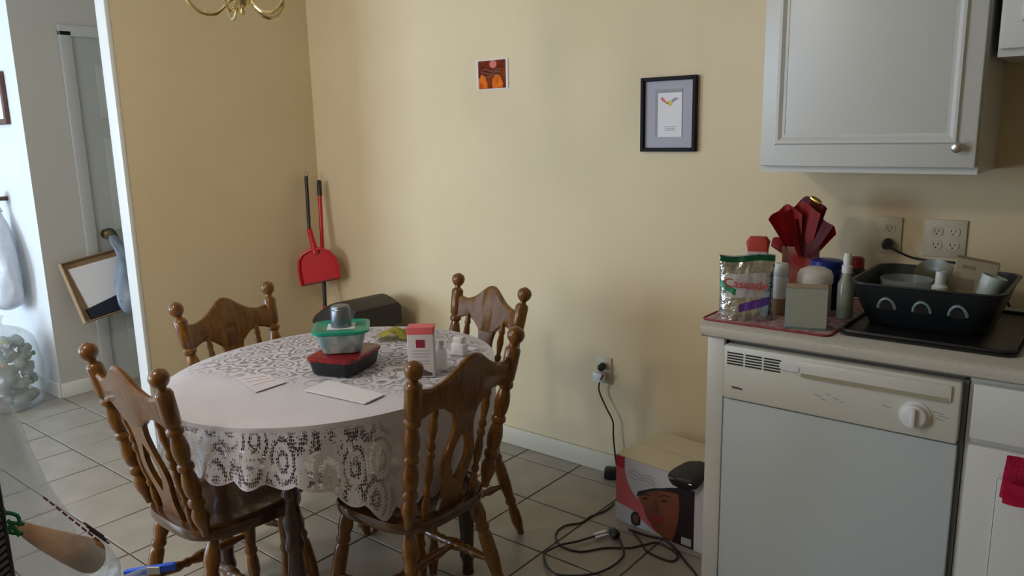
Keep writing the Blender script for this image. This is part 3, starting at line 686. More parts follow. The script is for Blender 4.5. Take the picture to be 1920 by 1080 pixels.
# wall cabinets
def wall_cab(name, label, x0, x1, z0, knob):
    t = thing(name, label, 'cabinet', (x0, YW, z0)); Wd = x1-x0; Hh = 2.20-z0
    obj('body', bx(0, Wd, -.31, -.001, 0, Hh), cab_m, t)
    d_ = obj('door', bx(.004, Wd-.004, -.333, -.311, .018, Hh-.01, bev=.004), cab_m, t)
    # moulded frame: recessed groove, bevelled edge and a raised field
    ix0, ix1, iz0, iz1 = .058, Wd-.058, .092, Hh-.085
    bm = B()
    def ring(o, y): return [Vector((x, y, z)) for x, z in ((ix0+o, iz0+o), (ix1-o, iz0+o), (ix1-o, iz1-o), (ix0+o, iz1-o))]
    bmr = rings(bm, [ring(-.012, -.333), ring(-.007, -.3405), ring(0, -.3405), ring(.010, -.334), ring(.018, -.334)], cap=False)
    obj('moulding', bm, cab_m, d_, angle=25)
    if knob:
        obj('knob', lathe(B(), (Wd-.045, -.333, .072), (Wd-.045, -.358, .072), [(0, .006), (.4, .006), (.55, .013), (.85, .014), (1, .009)], 16), chrome, d_)
    return t
wall_cab('wall_cabinet', 'white wall cabinet with panelled door above the cluttered worktop', -.924, -.345, 1.305, True)
wall_cab('wall_cabinet', 'shorter white wall cabinet cut off at the top right corner', -.325, .45, 1.600, False)
# towel on the base cabinet
p0 = Vector((-.175, FY-.075, .64))
t = thing('pink_towel', 'bright pink cloth hanging over the base cabinet door at right edge', 'cloth', (-.10, FY-.045, .645))
o = obj('cloth', blanket(.16, .105, lambda u, v: .008*math.sin(u*9+v*3)+.005*math.sin(v*13), th=.012), mat('pink terry', (.75, .03, .13), .85, bump=.5, bscale=220), t)
o.matrix_local = Matrix.Rotation(R(90), 4, 'X') @ Matrix.Rotation(R(-4), 4, 'Z')
bm = blanket(.11, .05, lambda u, v: .005*math.sin(u*8+v*5)); o = obj('folded_edge', bm, mat('deep pink terry', (.70, .015, .09), .85), t)
o.matrix_local = Matrix.Translation((-.02, -.016, -.028)) @ Matrix.Rotation(R(90), 4, 'X')
# ---------------------------------------------------------------- outlets and plugs
def outlet(name, label, x, z, gang, plug):
    t = thing(name, label, 'outlet', (x, YW-.0005, z)); wd = .072*gang if gang == 1 else .117
    obj('plate', box(B(), (0, -.003, 0), (wd, .006, .115), bev=.0022), mat('outlet plastic', (.56, .51, .38), .4), t)
    for g in range(gang):
        gx = 0 if gang == 1 else (-.023+.046*g)
        for s in (-1, 1):
            so = obj('socket', loft(B(), [(.034, .028, .010, 0), (.033, .027, .010, .0022)]), mat('outlet plastic', (1, 1, 1)), t)
            so.matrix_local = Matrix.Translation((gx, -.006, s*.021)) @ Matrix.Rotation(R(90), 4, 'X')
            for dx, hh in ((-.006, .008), (.006, .0065)):
                obj('slot', box(B(), (gx+dx, -.0084, s*.021+.003), (.0018, .0008, hh)), slot, t)
            obj('ground_hole', lathe(B(), (gx, -.0080, s*.021-.007), (gx, -.0088, s*.021-.007), [(0, .0024), (1, .0024)], 8), slot, t)
    return t
outlet('wall_outlet', 'single cream outlet with a black plug above the worktop', -.616, 1.092, 1, True)
outlet('wall_outlet', 'double cream outlet plate above the dish rack', -.459, 1.092, 2, False)
outlet('wall_outlet', 'low outlet on the wall left of the printed box', -1.68, .452, 1, True)
def cord(name, label, pts, r=.0035, plug=None):
    pts = [Vector(p) for p in pts]; t = thing(name, label, 'cable', pts[0])
    obj('lead', tube(B(), spline([p-pts[0] for p in pts], 6), r, 7), rubber, t)
    if plug:
        a_, b_ = Vector(plug[0])-pts[0], Vector(plug[1])-pts[0]
        obj('plug', lathe(B(), a_, b_, [(0, .010), (.15, .016), (.7, .016), (1, .007)], 12), black, t)
    return t
cord('appliance_cord', 'black plug and cord running from the worktop outlet behind the dish rack', [(-.616, YW-.045, 1.062), (-.595, YW-.045, 1.055), (-.55, YW-.02, 1.03), (-.50, YW-.012, 1.022), (-.42, YW-.012, 1.020), (-.34, YW-.015, 1.00), (-.30, YW-.02, .96), (-.27, YW-.03, .906)], plug=((-.616, YW-.010, 1.071), (-.616, YW-.048, 1.06)))
W = lambda px, py, d: tuple(PY(px, py, YW-d))
cord('electric_cable', 'dark cord dropping from the low outlet behind the printed box', [W(1131, 703, .045), W(1124, 718, .04), W(1124, 735, .03), W(1137, 765, .03), W(1149, 790, .03), W(1150, 815, .03), W(1153, 850, .035), W(1158, 885, .035)], plug=((-1.68, YW-.010, .474), (-1.676, YW-.048, .468)))
t = thing('plug_adapter', 'small white adapter plugged into the low wall outlet', 'adapter', (-1.69, YW-.009, .428))
obj('housing', box(B(), (0, -.018, 0), (.045, .036, .04), bev=.005), white_pl, t)
def FP(x, y, z=.0045): return tuple(PZ(940+x/3.6, 780+y/3.6, z))
z1 = .0045
cord('extension_cord', 'thin dark cord looping over the tiles into the printed box corner', [FP(*q) for q in ((760, 590), (700, 640), (600, 680), (540, 720), (430, 740), (370, 790), (380, 850), (430, 890), (540, 915), (700, 890), (860, 890), (950, 872), (1050, 855), (1130, 890), (1190, 940), (1160, 980), (1080, 962), (980, 910), (950, 860), (895, 790))])
tt = cord('extension_cord', 'wide dark cord loop with white tag and black plug on the tiles', [FP(*q, .0125) for q in ((715, 790), (620, 815), (500, 850), (400, 870), (300, 920), (290, 960), (320, 1030), (400, 1075), (600, 1070), (740, 1020), (820, 950), (820, 890), (785, 810))], .0042, plug=(FP(785, 812, .018), FP(735, 765, .018)))
o0 = Vector(tt.location); pp = [Vector(FP(*q, .014))-o0 for q in ((620, 795), (700, 765), (718, 800), (640, 825))]
obj('tag', prism(B(), pp, (0, 0, .001)), paper, tt)
cord('power_lead', 'dark lead running from the printed box past the cabinet end', [FP(*q) for q in ((860, 765), (930, 790), (1000, 812), (1100, 835), (1180, 900), (1240, 980), (1300, 1050), (1330, 1100))], .004)
pa = Vector(PZ(1146, 896, 0))
t = thing('power_adapter', 'black power adapter on the tiles by the baseboard beside the box', 'adapter', (pa.x, min(pa.y, YW-.05), 0), R(20))
obj('housing', box(B(), (0, 0, .024), (.05, .045, .048), bev=.008), black, t)
# ---------------------------------------------------------------- printed carton on the floor
p0, p1 = PZ(1155, 972, 0), PZ(1300, 1032, 0)
BW, BD, BH = .385, .29, .262
ang = math.atan2(p1.y-p0.y, p1.x-p0.x)
t = thing('product_box', 'white product carton printed with a woman in a white hat, on the floor', 'box', (p0.x, p0.y, 0), ang)
bwht = mat('glossy white print', (.62, .60, .62), .35); btop = mat('cream carton top', (.62, .55, .40), .6)
obj('body', bx(0, BW, 0, BD, 0, BH-.004), bwht, t)
obj('top_flap', bx(0, BW, 0, BD*.49, BH-.0035, BH, 0), btop, t); obj('top_flap', bx(0, BW, BD*.505, BD, BH-.0035, BH, 0), btop, t)
def uv(x, y):
    dx = x-775; yt, yb = 255+.27*dx, 700+.39*dx
    return dx*.000617, .26*(yb-y)/(yb-yt)
def pr(name, pts, m, lay):
    P = []
    for q in pts:
        u, v = uv(*q); P.append(Vector((min(max(u, .0005), BW), -.0003-.0004*lay, min(max(v, .0005), BH-.004))))
    return obj(name, prism(B(), P, (0, -.0004, 0)), m, t)
pk = mat('salmon print', (.62, .12, .13), .4); skin = mat('skin tone print', (.25, .070, .030), .4, (.18, .045, .02), 12); hair = mat('dark hair print', (.022, .008, .010), .35)
pr('pink_band', [(775, 340), (838, 360), (862, 450), (905, 530), (975, 590), (1040, 690), (1100, 800), (1075, 800), (1000, 740), (900, 640), (775, 575)], pk, 0)
pr('red_corner', [(775, 258), (838, 275), (838, 358), (775, 335)], mat('red print', (.52, .012, .02), .4), 1)
pr('hair', [(1130, 470), (1230, 462), (1320, 480), (1320, 920), (1180, 860), (1150, 700)], hair, 0)
pr('face', [(930, 530), (950, 505), (1040, 482), (1150, 470), (1215, 500), (1225, 600), (1215, 720), (1195, 820), (1175, 862), (1120, 840), (1060, 780), (1000, 690), (970, 600)], skin, 1)
pr('fringe', [(925, 540), (940, 505), (1040, 480), (1240, 462), (1240, 520), (1180, 500), (1090, 492), (1010, 505), (960, 530)], hair, 2)
dk = mat('dark eye print', (.03, .010, .008), .4)
pr('brow', [(950, 528), (990, 518), (1020, 530), (1020, 538), (990, 528), (955, 538)], dk, 3); pr('brow', [(1085, 535), (1120, 520), (1165, 530), (1165, 538), (1120, 530), (1088, 543)], dk, 3)
pr('eye', [(968, 555), (990, 546), (1012, 556), (992, 566)], dk, 3); pr('eye', [(1095, 566), (1122, 554), (1150, 568), (1122, 578)], dk, 3)
pr('nose', [(1050, 560), (1062, 560), (1085, 640), (1060, 652), (1040, 640)], mat('nose shade print', (.17, .045, .022), .4), 3)
pr('lips', [(1035, 685), (1060, 672), (1080, 678), (1105, 675), (1130, 700), (1100, 725), (1065, 722)], mat('lip print', (.30, .02, .03), .4), 3)
pr('small_portrait', [(885, 680), (905, 650), (935, 655), (958, 700), (955, 745), (920, 755), (890, 730)], hair, 1)
pr('small_face', [(905, 680), (925, 668), (942, 690), (940, 725), (920, 732), (905, 712)], skin, 2)
pr('label_patch', [(1240, 815), (1305, 835), (1305, 890), (1240, 868)], mat('pale label', (.45, .42, .40), .6), 2)
for k in range(3):
    pts = spline([(.055+.03*i, -.0016, .215-.012*k+.006*math.sin(i*2.3+k)) for i in range(5)], 4); obj('script_print', tube(B(), pts, .0009, 5), mat('faint mauve print', (.42, .24, .30), .5), t)
# black pouch hanging over the front of the carton and loose cardboard flap behind
t2 = thing('black_pouch', 'black zipped pouch slumped over the top edge of the printed box', 'pouch', (p0.x+.30, p0.y-.012, BH+.001), ang)
bm = lumpy(dense([(.01, .01, -.062, 0, -.030), (.05, .018, -.055, 0, -.028), (.068, .024, -.03, 0, -.026), (.072, .040, .0, .004, -.012), (.065, .060, .022, .01, .030), (.045, .045, .034, .01, .035), (.008, .008, .038, .01, .035)], 3), n=24, amp=.03, seed=4)
bmesh.ops.scale(bm, verts=bm.verts, vec=(.85, 1, .62)); bmesh.ops.translate(bm, verts=bm.verts, vec=(0, -.012, .006))
obj('body', bm, mat('black nylon', (.014, .014, .016), .5), t2)
obj('zip', tube(B(), spline([(-.045, -.058, -.004), (0, -.060, .000), (.045, -.056, -.004)], 5), .003, 6), chrome, t2)
fl_ = PZ(1302, 800, BH)
t3 = thing('cardboard_flap', 'loose brown cardboard sheet standing on the printed box by the cabinet end', 'cardboard', (p0.x+.265, p0.y+.20, BH+.001), ang)
obj('sheet', prism(B(), [Vector(v) for v in ((0, 0, 0), (.12, .01, 0), (.12, .03, .085), (.03, .02, .075), (.0, .012, .035))], (0, .004, 0)), card, t3)
# ---------------------------------------------------------------- things on the worktop
Z0 = CT+.0008
def CP(px, py, Z=Z0): v = PZ(px, py, Z); return (v.x, v.y, Z)
t = thing('placemat', 'red and white patterned placemat under the bottles at the worktop corner', 'placemat', (-.775, 2.285, Z0))
obj('sheet', loft(B(), [(.355, .49, .02, 0), (.355, .49, .02, .002)]), mat('white red floral print', (.55, .45, .42), .6, (.32, .05, .06), 45), t)
bm = tube(B(), [Vector((x*.999, y*.999, .0022)) for x, y in rrect(.355, .49, .02)]+[Vector((rrect(.355, .49, .02)[0][0], rrect(.355, .49, .02)[0][1], .0022))], .003, 6)
obj('border', bm, mat('dark red binding', (.26, .02, .03), .6), t)
ZM = Z0+.0026
# detergent pouch
pc = CP(1397, 597, ZM)
t = thing('detergent_pouch', 'shiny silver stand-up detergent pouch with green top band at worktop corner', 'pouch', pc, R(24))
def pouch(w_, d_, h_, n=20, m_=14):
    bm = B(); fr, bk = [], []
    for side, L in ((-1, fr), (1, bk)):
        for j in range(m_+1):
            v = j/m_; row = []
            for i in range(n+1):
                u = i/n*2-1; bulge = d_/2*(1-v**1.6)*max(0, 1-abs(u)**2.4)**.6+.0006
                cr = .0035*math.sin(u*7+v*5)*math.sin(v*9+u*3)*(1-abs(u))+.0022*math.sin(17*u-13*v)*(1-abs(u))
                row.append(bm.verts.new((u*w_/2*(1-.04*math.sin(PI*v)), side*bulge+cr, v*h_+.004*math.sin(u*3)*v)))
            L.append(row)
    for L in (fr, bk):
        for j in range(m_):
            for i in range(n): bm.faces.new((L[j][i], L[j][i+1], L[j+1][i+1], L[j+1][i]))
    for i in range(n):
        bm.faces.new((fr[0][i], fr[0][i+1], bk[0][i+1], bk[0][i])); bm.faces.new((fr[m_][i], fr[m_][i+1], bk[m_][i+1], bk[m_][i]))
    for j in range(m_):
        bm.faces.new((fr[j][0], fr[j+1][0], bk[j+1][0], bk[j][0])); bm.faces.new((fr[j][n], fr[j+1][n], bk[j+1][n], bk[j][n]))
    return bm
obj('film', pouch(.152, .06, .185), mat('silver film', (.80, .82, .84), .12, (.42, .45, .47), 22, metal=.9, bump=1, bscale=26), t, angle=80)
def pband(name, v0, v1, m, u0=-.98, u1=.98, slope=0, front=.0012):
    bm = B(); a_ = []
    for i in range(15):
        u = u0+(u1-u0)*i/14; col = []
        for k in range(3):
            v = v0+(v1-v0)*k/2+slope*u
            v = min(max(v, .01), .99)
            bulge = .03*(1-v**1.6)*max(0, 1-abs(u)**2.4)**.6+.0006
            cr = .0035*math.sin(u*7+v*5)*math.sin(v*9+u*3)*(1-abs(u))+.0022*math.sin(17*u-13*v)*(1-abs(u))
            col.append(bm.verts.new((u*.076*(1-.04*math.sin(PI*v)), -bulge+cr-front, v*.185+.004*math.sin(u*3)*v)))
        a_.append(col)
    for i in range(14):
        for k in range(2): bm.faces.new((a_[i][k], a_[i+1][k], a_[i+1][k+1], a_[i][k+1]))
    return obj(name, bm, m, t)
pband('green_top_band', .90, .985, mat('dark green film', (.01, .10, .045), .2, metal=.3))
pband('white_panel', .36, .72, mat('pale print film', (.55, .54, .56), .25, metal=.3), -.75, .72, front=.0018)
pband('purple_stripe', .16, .28, mat('violet film', (.16, .06, .40), .2, metal=.3), -.25, .85, .10, front=.0022)
pband('green_stripe', .30, .40, mat('green film', (.02, .25, .13), .2, metal=.3), -.96, -.35, -.22, front=.0022)
text('brand_lettering', 'Cascade', .036, mat('red lettering', (.62, .03, .03), .4), t, Matrix.Translation((-.002, -.0295, .104)) @ FACING @ Matrix.Rotation(R(-4), 4, 'Z'))
# white bottle
t = thing('lotion_bottle', 'slim white bottle with tan base between the pouch and the jar', 'bottle', CP(1461, 588, ZM), R(10))
obj('body', lathe(B(), (0, 0, 0), (0, 0, .115), [(0, .020), (.03, .022), (.42, .022), (.43, .0225)], 20), mat('tan bottle', (.40, .27, .14), .4), t)
obj('upper', lathe(B(), (0, 0, .048), (0, 0, .15), [(0, .0225), (.55, .0225), (.62, .018), (.66, .0205), (.95, .0205), (1, .017)], 20), white_pl, t)
# jar with round lid
t = thing('white_jar', 'squat white jar with domed lid and red print behind the grey carton', 'jar', CP(1506, 600, ZM)[:2]+(ZM,))
t.location = (t.location.x, t.location.y+.085, ZM)
obj('body', lathe(B(), (0, 0, 0), (0, 0, .095), [(0, .044), (.03, .046), (.97, .046), (1, .043)], 28), mat('cream jar', (.60, .54, .46), .4), t)
obj('lid', lathe(B(), (0, 0, .095), (0, 0, .142), [(0, .049), (.45, .049), (.75, .042), (.93, .026), (1, .006)], 28), mat('jar lid white', (.68, .66, .62), .4), t)
for k in range(6):
    a_ = R(-160+22*k); obj('red_print', box(B(), (.0465*math.cos(a_), .0465*math.sin(a_), .083), (.011, .0012, .012 if k % 2 else .008), (0, 0, a_+PI/2)), mat('red print', (1, 1, 1)), t)
# grey green carton
pa, pb = Vector(CP(1473, 612, ZM)), Vector(CP(1548, 623, ZM))
t = thing('small_carton', 'plain grey-green carton with blue sides standing on the placemat front', 'box', ((pa.x+pb.x)/2, (pa.y+pb.y)/2, ZM), R(19))
cw = (pb-pa).length
obj('body', loft(B(), [(cw, .06, .004, 0), (cw, .06, .004, .112)]), mat('blue carton side', (.10, .14, .24), .5, (.16, .30, .22), 20), t).location = (0, .03, 0)
obj('front_panel', box(B(), (0, -.0006, .058), (cw-.004, .001, .106)), mat('grey green card', (.34, .36, .29), .6), t)
obj('top_panel', box(B(), (0, .03, .1126), (cw-.004, .056, .001)), mat('tan card', (.42, .32, .20), .6), t)
# gift arrangement with red tissue
gb_ = Vector(CP(1480, 566)); gx, gy = gb_.x+.0, 2.48
t = thing('gift_bag', 'small gift bag with red tissue paper and gold tip at the back of the worktop', 'gift bag', (gx+.0, gy, ZM), R(18))
ts = Vector((gx, gy, 0))
obj('bag', loft(B(), [(.11, .06, .004, 0), (.11, .065, .004, .165)]), mat('red and cream gift paper', (.42, .03, .03), .5, (.5, .42, .36), 11), t)
q = random.Random(2)
tis = [mat('red tissue', (.42, .012, .016), .55), mat('deep red tissue', (.16, .006, .012), .55)]
for k, (bx_, tilt, wid, hgt, mm, yoff) in enumerate(((-.012, -.30, .050, .160, 0, -.03), (.008, -.08, .055, .165, 0, -.038), (.016, .16, .056, .135, 1, -.046), (.012, .05, .05, .18, 1, .0), (-.03, -.55, .040, .07, 0, -.02), (.03, .36, .040, .115, 0, -.01))):
    bm = B(); g = []; n_ = 12
    for j in range(9):
        v = j/8; row = []
        for i in range(n_+1):
            u = i/n_*2-1
            hw = wid*(.25+.75*v**.8)
            zz = hgt*v*(1-.18*u*u*v)+.006*math.sin(5*u+k)*v
            yy = .030*math.cos(u*2.2+k*.4)*v+.004*math.sin(7*u+k*2)*v
            row.append(bm.verts.new((u*hw, yy, zz)))
        g.append(row)
    for j in range(8):
        for i in range(n_): bm.faces.new((g[j][i], g[j][i+1], g[j+1][i+1], g[j+1][i]))
    bmesh.ops.solidify(bm, geom=bm.faces[:], thickness=.0012)
    bmesh.ops.rotate(bm, verts=bm.verts, cent=(0, 0, 0), matrix=Matrix.Rotation(tilt, 3, 'Y'))
    bmesh.ops.translate(bm, verts=bm.verts, vec=(bx_, yoff, .135))
    obj('tissue_sheet', bm, tis[mm], t, angle=60)
obj('gold_tip', lathe(B(), (.022, -.02, .318), (.050, -.03, .300), [(0, .007), (.5, .010), (1, .008)], 10), mat('gold foil', (.75, .52, .16), .2, metal=1), t)
# red card box left of the gift bag
v = PY(1420, 500, 2.37)
t = thing('card_box', 'small white box with red top left of the gift bag', 'box', (v.x, 2.37, ZM), R(15))
obj('body', loft(B(), [(.06, .045, .003, 0), (.06, .045, .003, .155)]), mat('pinkish white card', (.50, .42, .42), .6), t)
obj('red_top', loft(B(), [(.059, .044, .003, .155), (.07, .046, .01, .185), (.05, .03, .01, .20)]), mat('orange red print', (.42, .035, .02), .5), t)
# blue tub
v = PY(1535, 520, 2.34)
t = thing('blue_tub', 'blue tub with cap half hidden behind the white jar', 'tub', (v.x+.012, 2.37, ZM))
obj('body', lathe(B(), (0, 0, 0), (0, 0, .12), [(0, .040), (.04, .043), (.95, .043), (1, .04)], 24), mat('navy plastic', (.006, .02, .14), .35), t)
obj('lid', lathe(B(), (0, 0, .12), (0, 0, .145), [(0, .045), (.9, .045), (1, .04)], 24), mat('blue plastic', (.008, .03, .22), .35), t)
# spray bottle
v = CP(1560, 596)
t = thing('spray_bottle', 'clear slim spray bottle with white nozzle between carton and dish rack', 'bottle', (-.626, 2.27, ZM))
obj('body', lathe(B(), (0, 0, 0), (0, 0, .13), [(0, .020), (.04, .0225), (.75, .0225), (.9, .014), (1, .012)], 20), mat('greenish clear plastic', (.42, .44, .34), .15, alpha=.75), t)
obj('collar', lathe(B(), (0, 0, .13), (0, 0, .152), [(0, .014), (.9, .014), (1, .011)], 18), white_pl, t)
obj('nozzle', lathe(B(), (0, 0, .152), (0, 0, .185), [(0, .010), (.55, .012), (1, .009)], 16), white_pl, t)
# red sponge
v = CP(1592, 560)
t = thing('red_cap_bottle', 'short dark bottle with red cap behind the left end of dish rack', 'bottle', (v[0]+.0, 2.605, Z0))
obj('body', lathe(B(), (0, 0, 0), (0, 0, .09), [(0, .028), (.05, .03), (.9, .03), (1, .02)], 18), black, t)
obj('cap', lathe(B(), (0, 0, .09), (0, 0, .125), [(0, .022), (.8, .022), (1, .016)], 18), mat('dull red plastic', (.28, .015, .015), .4), t)
# drain mat and dish rack
RX0, RX1 = -.59, -.235
t = thing('drain_board', 'black drain board under the dish rack', 'drain board', (-.390, 2.32, Z0))
obj('board', loft(B(), [(.40, .47, .03, 0), (.405, .48, .03, .006), (.40, .47, .03, .008)]), black, t)
obj('rim', tube(B(), [Vector((x, y, .010)) for x, y in rrect(.39, .46, .03)]+[Vector((*rrect(.39, .46, .03)[0], .010))], .006, 6), black, t)
ZR = Z0+.0085
t = thing('dish_rack', 'black plastic dish rack with arched openings along the front', 'dish rack', ((RX0+RX1)/2, 2.33, ZR))
RW = RX1-RX0; rk = mat('dark rack plastic', (.010, .014, .017), .4)
lay = [(RW-.08, .24, .05, 0), (RW-.07, .25, .05, .004), (RW-.03, .31, .05, .06), (RW, .35, .05, .115), (RW+.012, .362, .05, .118), (RW+.012, .362, .05, .122), (RW-.006, .344, .05, .122), (RW-.04, .30, .045, .06), (RW-.09, .23, .045, .006)]
obj('basin', loft(B(), lay), rk, t)
pale = mat('pale rim plastic', (.20, .27, .27), .4)
for k, x in enumerate((-.082, .002, .084)):
    pts = [Vector((x+.021*math.cos(a_), -.165+.013*(1-math.sin(a_)), .052+.032*math.sin(a_))) for a_ in [R(8+164*i/12) for i in range(13)]]
    obj('arch_rim', tube(B(), pts, .0042, 6), pale, t)
    obj('arch_hole', prism(B(), [Vector((x+.017*math.cos(a_), -.1655+.014*(1-math.sin(a_)), .050+.027*math.sin(a_))) for a_ in [R(180*i/12) for i in range(13)]], (0, -.001, 0)), slot, t)
ZI = ZR+.0075
t = thing('glass_bowl', 'clear glass bowl resting in the left of the dish rack', 'bowl', (-.490, 2.36, ZI))
obj('bowl', lathe(B(), (0, 0, 0), (0, 0, .10), [(0, .02), (.05, .04), (.5, .06), (1, .068), (1, .064), (.5, .056), (.08, .03)], 28), mat('pale glass', (.45, .52, .55), .1, alpha=.4), t)
t = thing('white_cup', 'small white cup upright in the middle of the dish rack', 'cup', (-.398, 2.31, ZI))
obj('body', lathe(B(), (0, 0, 0), (0, 0, .135), [(0, .018), (.7, .020), (.75, .013), (1, .012)], 18), white_pl, t)
obj('band', lathe(B(), (0, 0, .02), (0, 0, .05), [(0, .0195), (1, .0198)], 18), mat('pale blue', (.35, .45, .55), .4), t)
t = thing('plate', 'dark plate standing on edge in the dish rack', 'plate', (-.425, 2.43, ZI+.003), R(70))
bm = lathe(B(), (0, 0, .075), (.012, 0, .075), [(0, .03), (.1, .045), (.5, .055), (1, .074), (1, .071), (.6, .052)], 30); bmesh.ops.rotate(bm, verts=bm.verts, cent=(0, 0, 0), matrix=Matrix.Rotation(R(-10), 3, 'Y'))
obj('dish', bm, mat('olive glaze', (.11, .10, .05), .3), t)
t = thing('tan_carton', 'tan cardboard packet tilted in the right of the dish rack', 'box', (-.345, 2.36, ZI+.012), R(8))
bm = loft(B(), [(.10, .05, .003, 0), (.10, .05, .003, .155)]); bmesh.ops.rotate(bm, verts=bm.verts, cent=(0, 0, 0), matrix=Matrix.Rotation(R(9), 3, 'Y'))
bd = obj('body', bm, mat('tan packet card', (.36, .29, .19), .7), t)
MR = Matrix.Rotation(R(9), 4, 'Y')
obj('stamp', box(B(), (0, 0, 0), (.042, .001, .032)), mat('grey stamp print', (.24, .18, .12), .7), t).matrix_local = MR @ Matrix.Translation((-.018, -.0256, .088))
obj('stamp', box(B(), (0, 0, 0), (.03, .001, .010)), mat('grey stamp print', (1, 1, 1)), t).matrix_local = MR @ Matrix.Translation((-.018, -.0256, .135))
t = thing('printed_cup', 'white cup with green print lying at the right of the dish rack', 'cup', (-.300, 2.30, ZI+.03), R(10))
bm = lathe(B(), (-.002, 0, 0), (.028, 0, .105), [(0, .022), (.04, .024), (1, .030), (1, .027), (.1, .02)], 22)
obj('body', bm, mat('white cup', (.62, .65, .64), .4, (.10, .26, .14), 14), t)
# dark scrubbing brush and pot at the right
t = thing('scrub_brush', 'black bristle brush standing right of the dish rack', 'brush', (-.145, 2.26, Z0))
obj('holder', lathe(B(), (0, 0, 0), (0, 0, .10), [(0, .035), (.05, .038), (.95, .034), (1, .030)], 20), black, t)
obj('bristle_head', lumpy(dense([(.012, .012, .10, 0, 0), (.035, .035, .12, 0, 0), (.044, .044, .15, 0, 0), (.036, .036, .18, 0, 0), (.008, .008, .195, 0, 0)]), n=24, amp=.06, seed=6, fr=9), black, t)
t = thing('sink', 'black sink basin sunk beside the drain board at right edge', 'sink', (.22, 2.32, Z0))
obj('rim', loft(B(), [(.60, .48, .04, 0), (.60, .48, .04, .008), (.58, .46, .04, .010), (.54, .42, .04, .008), (.53, .41, .04, .001)]), mat('black composite', (.010, .010, .011), .45), t)
obj('tap', tube(B(), spline([(0, .21, .008), (0, .21, .2), (0, .17, .26), (0, .08, .26), (0, .06, .2)], 6), .011, 10), chrome, t)
# ---------------------------------------------------------------- foreground left: stool, bread bag, basket
sz = .66; MPX = .00118
fe = PZ(150, 1092, sz); hx = Vector((_R0.x, _R0.y, 0)); hy = Vector((-_R0.y, _R0.x, 0))
tcn = fe-hy*.26
t = thing('side_table', 'low side table just under the bread bag at bottom left', 'table', (tcn.x, tcn.y, 0), R(39))
obj('top', loft(B(), [(.62, .50, .02, sz-.022), (.62, .50, .02, sz)]), mat('pale laminate', (.45, .42, .38), .5), t)
for a_ in (-1, 1):
    for b_ in (-1, 1): obj('leg', lathe(B(), (a_*.27, b_*.21, 0), (a_*.27, b_*.21, sz-.022), [(0, .013), (1, .015)], 10), wood_dark, t)
bl = PZ(60, 1092, sz)-hy*.10
t = thing('bread_bag', 'translucent white plastic bread bag with green and red print at bottom left', 'bag', (bl.x, bl.y, sz+.006), R(39))
def bxz(px, py):        # local x, z on the upright plane through the middle of the bag
    d = ray(px, py); k = (bl-CAM).dot(hy)/d.dot(hy); q_ = CAM+d*k-bl; return q_.dot(hx), q_.z
rows = [(.15, .06, -.03, .002), (.185, .08, -.03, .012)]
for (px_, py_), rx_, ry_ in zip(((225, 1085), (190, 1040), (140, 1000), (80, 920), (52, 850), (30, 790), (8, 750)), (.185, .165, .135, .105, .08, .06, .045), (.08, .078, .075, .065, .05, .035, .012)):
    x_, z_ = bxz(px_, py_); rows.append((rx_, ry_, x_-rx_, z_))
ls = dense([(a_, b_, d_, c_, 0) for a_, b_, c_, d_ in rows])
obj('film', lumpy(ls, n=44, amp=.022, seed=8, fr=6), film('bread bag film', (.70, .76, .82), .40, .22), t)
lf = obj('bread_loaf', lumpy(dense([(.004, .006, -.080, 0, 0), (.010, .016, -.055, .003, 0), (.019, .026, 0, 0, 0), (.024, .030, .045, -.003, 0), (.014, .018, .066, 0, 0), (.003, .004, .072, 0, 0)]), n=24, amp=.07, seed=2, fr=3), mat('bread crust', (.20, .06, .01), .8, (.50, .25, .08), 22), t)
lf.matrix_local = Matrix.Translation((bxz(118, 1030)[0], .0, bxz(118, 1030)[1])) @ Matrix.Rotation(R(122), 4, 'Y')
def bagpt(px, py, off=.006):
    y = -.07
    for _ in range(4):      # follow the line of sight onto the bulging front of the bag
        d = ray(px, py); k = ((bl-CAM).dot(hy)+y)/d.dot(hy); q_ = CAM+d*k-bl; x, z = q_.dot(hx), q_.z
        for a_, b_ in zip(ls, ls[1:]):
            if a_[2] <= z <= b_[2]:
                f_ = (z-a_[2])/max(1e-6, b_[2]-a_[2]); rx, ry, _z, ox, _w = [a_[i_]+(b_[i_]-a_[i_])*f_ for i_ in range(5)]
                y = -ry*math.sqrt(max(.02, 1-((x-ox)/rx)**2))-off; break
    return Vector((x, y, z))
gpm = mat('green leaf print', (.02, .20, .07), .5)
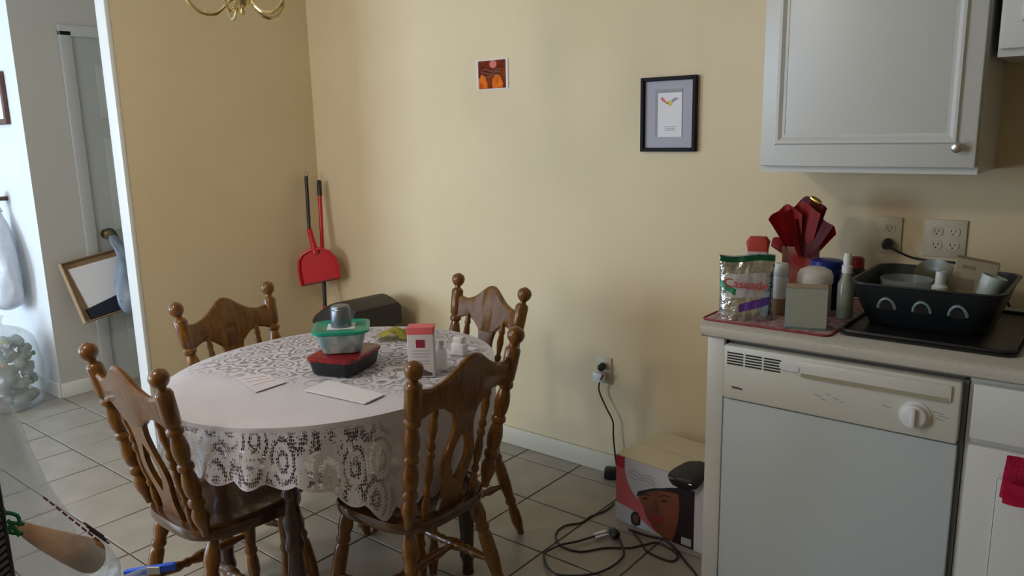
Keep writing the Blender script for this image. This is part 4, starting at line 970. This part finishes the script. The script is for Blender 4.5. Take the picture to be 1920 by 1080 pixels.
for pts in (((12, 945), (30, 938), (42, 950)), ((20, 965), (40, 945), (58, 955), (64, 972)), ((28, 975), (48, 962), (70, 970)), ((34, 985), (52, 978), (72, 984)), ((14, 995), (30, 990), (52, 1000))):
    obj('green_print', tube(B(), spline([bagpt(*q) for q in pts], 4), .0032, 6), gpm, t)
for k in range(9):
    a_, b_ = (82+12*k, 938+9.5*k), (91+12*k, 945+9.5*k)
    obj('red_print', tube(B(), [bagpt(*a_), bagpt(*b_)], .0017, 5), mat('maroon print', (.22, .05, .07), .5), t)
for k in range(3):
    obj('dark_print', tube(B(), [bagpt(158+5*k, 992-6+7*k), bagpt(196+5*k, 1018-6+7*k)], .0014, 5), mat('dark mauve print', (.06, .03, .06), .5), t)
cpos = PZ(282, 1073, sz+.012)-Vector((bl.x, bl.y, sz+.001)); cpos = Matrix.Rotation(R(-39), 3, 'Z') @ cpos
obj('blue_clip', box(B(), cpos, (.095, .012, .014), (0, R(-8), 0), bev=.003), mat('blue clip plastic', (.01, .10, .75), .35), t)
obj('clip_tag', box(B(), cpos+Vector((.01, -.008, .003)), (.022, .004, .013)), white_pl, t)
obj('bag_tail', lathe(B(), Vector((.14, 0, .015)), cpos, [(0, .03), (.5, .012), (1, .008)], 12), film('bread bag film', (1, 1, 1), 1), t)
# black woven basket whose corner shows at the left edge
bk = CAM+ray(13, 985)*1.15
t = thing('black_basket', 'black woven basket showing as a dark strip at the bottom left edge', 'basket', (bk.x, bk.y, sz+.001), R(39))
HB = max(.15, PZ(0, 875, 0) and (CAM+ray(0, 870)*1.15).z-sz)
obj('lining', bx(-.246, -.006, -.23, -.006, 0, HB), black, t)
obj('corner_rib', lathe(B(), (-.004, -.004, 0), (-.004, -.004, HB), [(0, .006), (1, .006)], 8), black, t)
for k in range(int(HB/.011)):
    z = .006+k*.011; wv = .0035 if k % 2 else -.0005
    P_ = [(-.01-.022*i, -.232-(wv if i % 2 else .003-wv), z) for i in range(11)]
    obj('weave_strand', tube(B(), [(-.003, -.01-.022*i, z) for i in range(11)][::-1], .0048, 6), mat('black cane', (.02, .02, .024), .3), t)
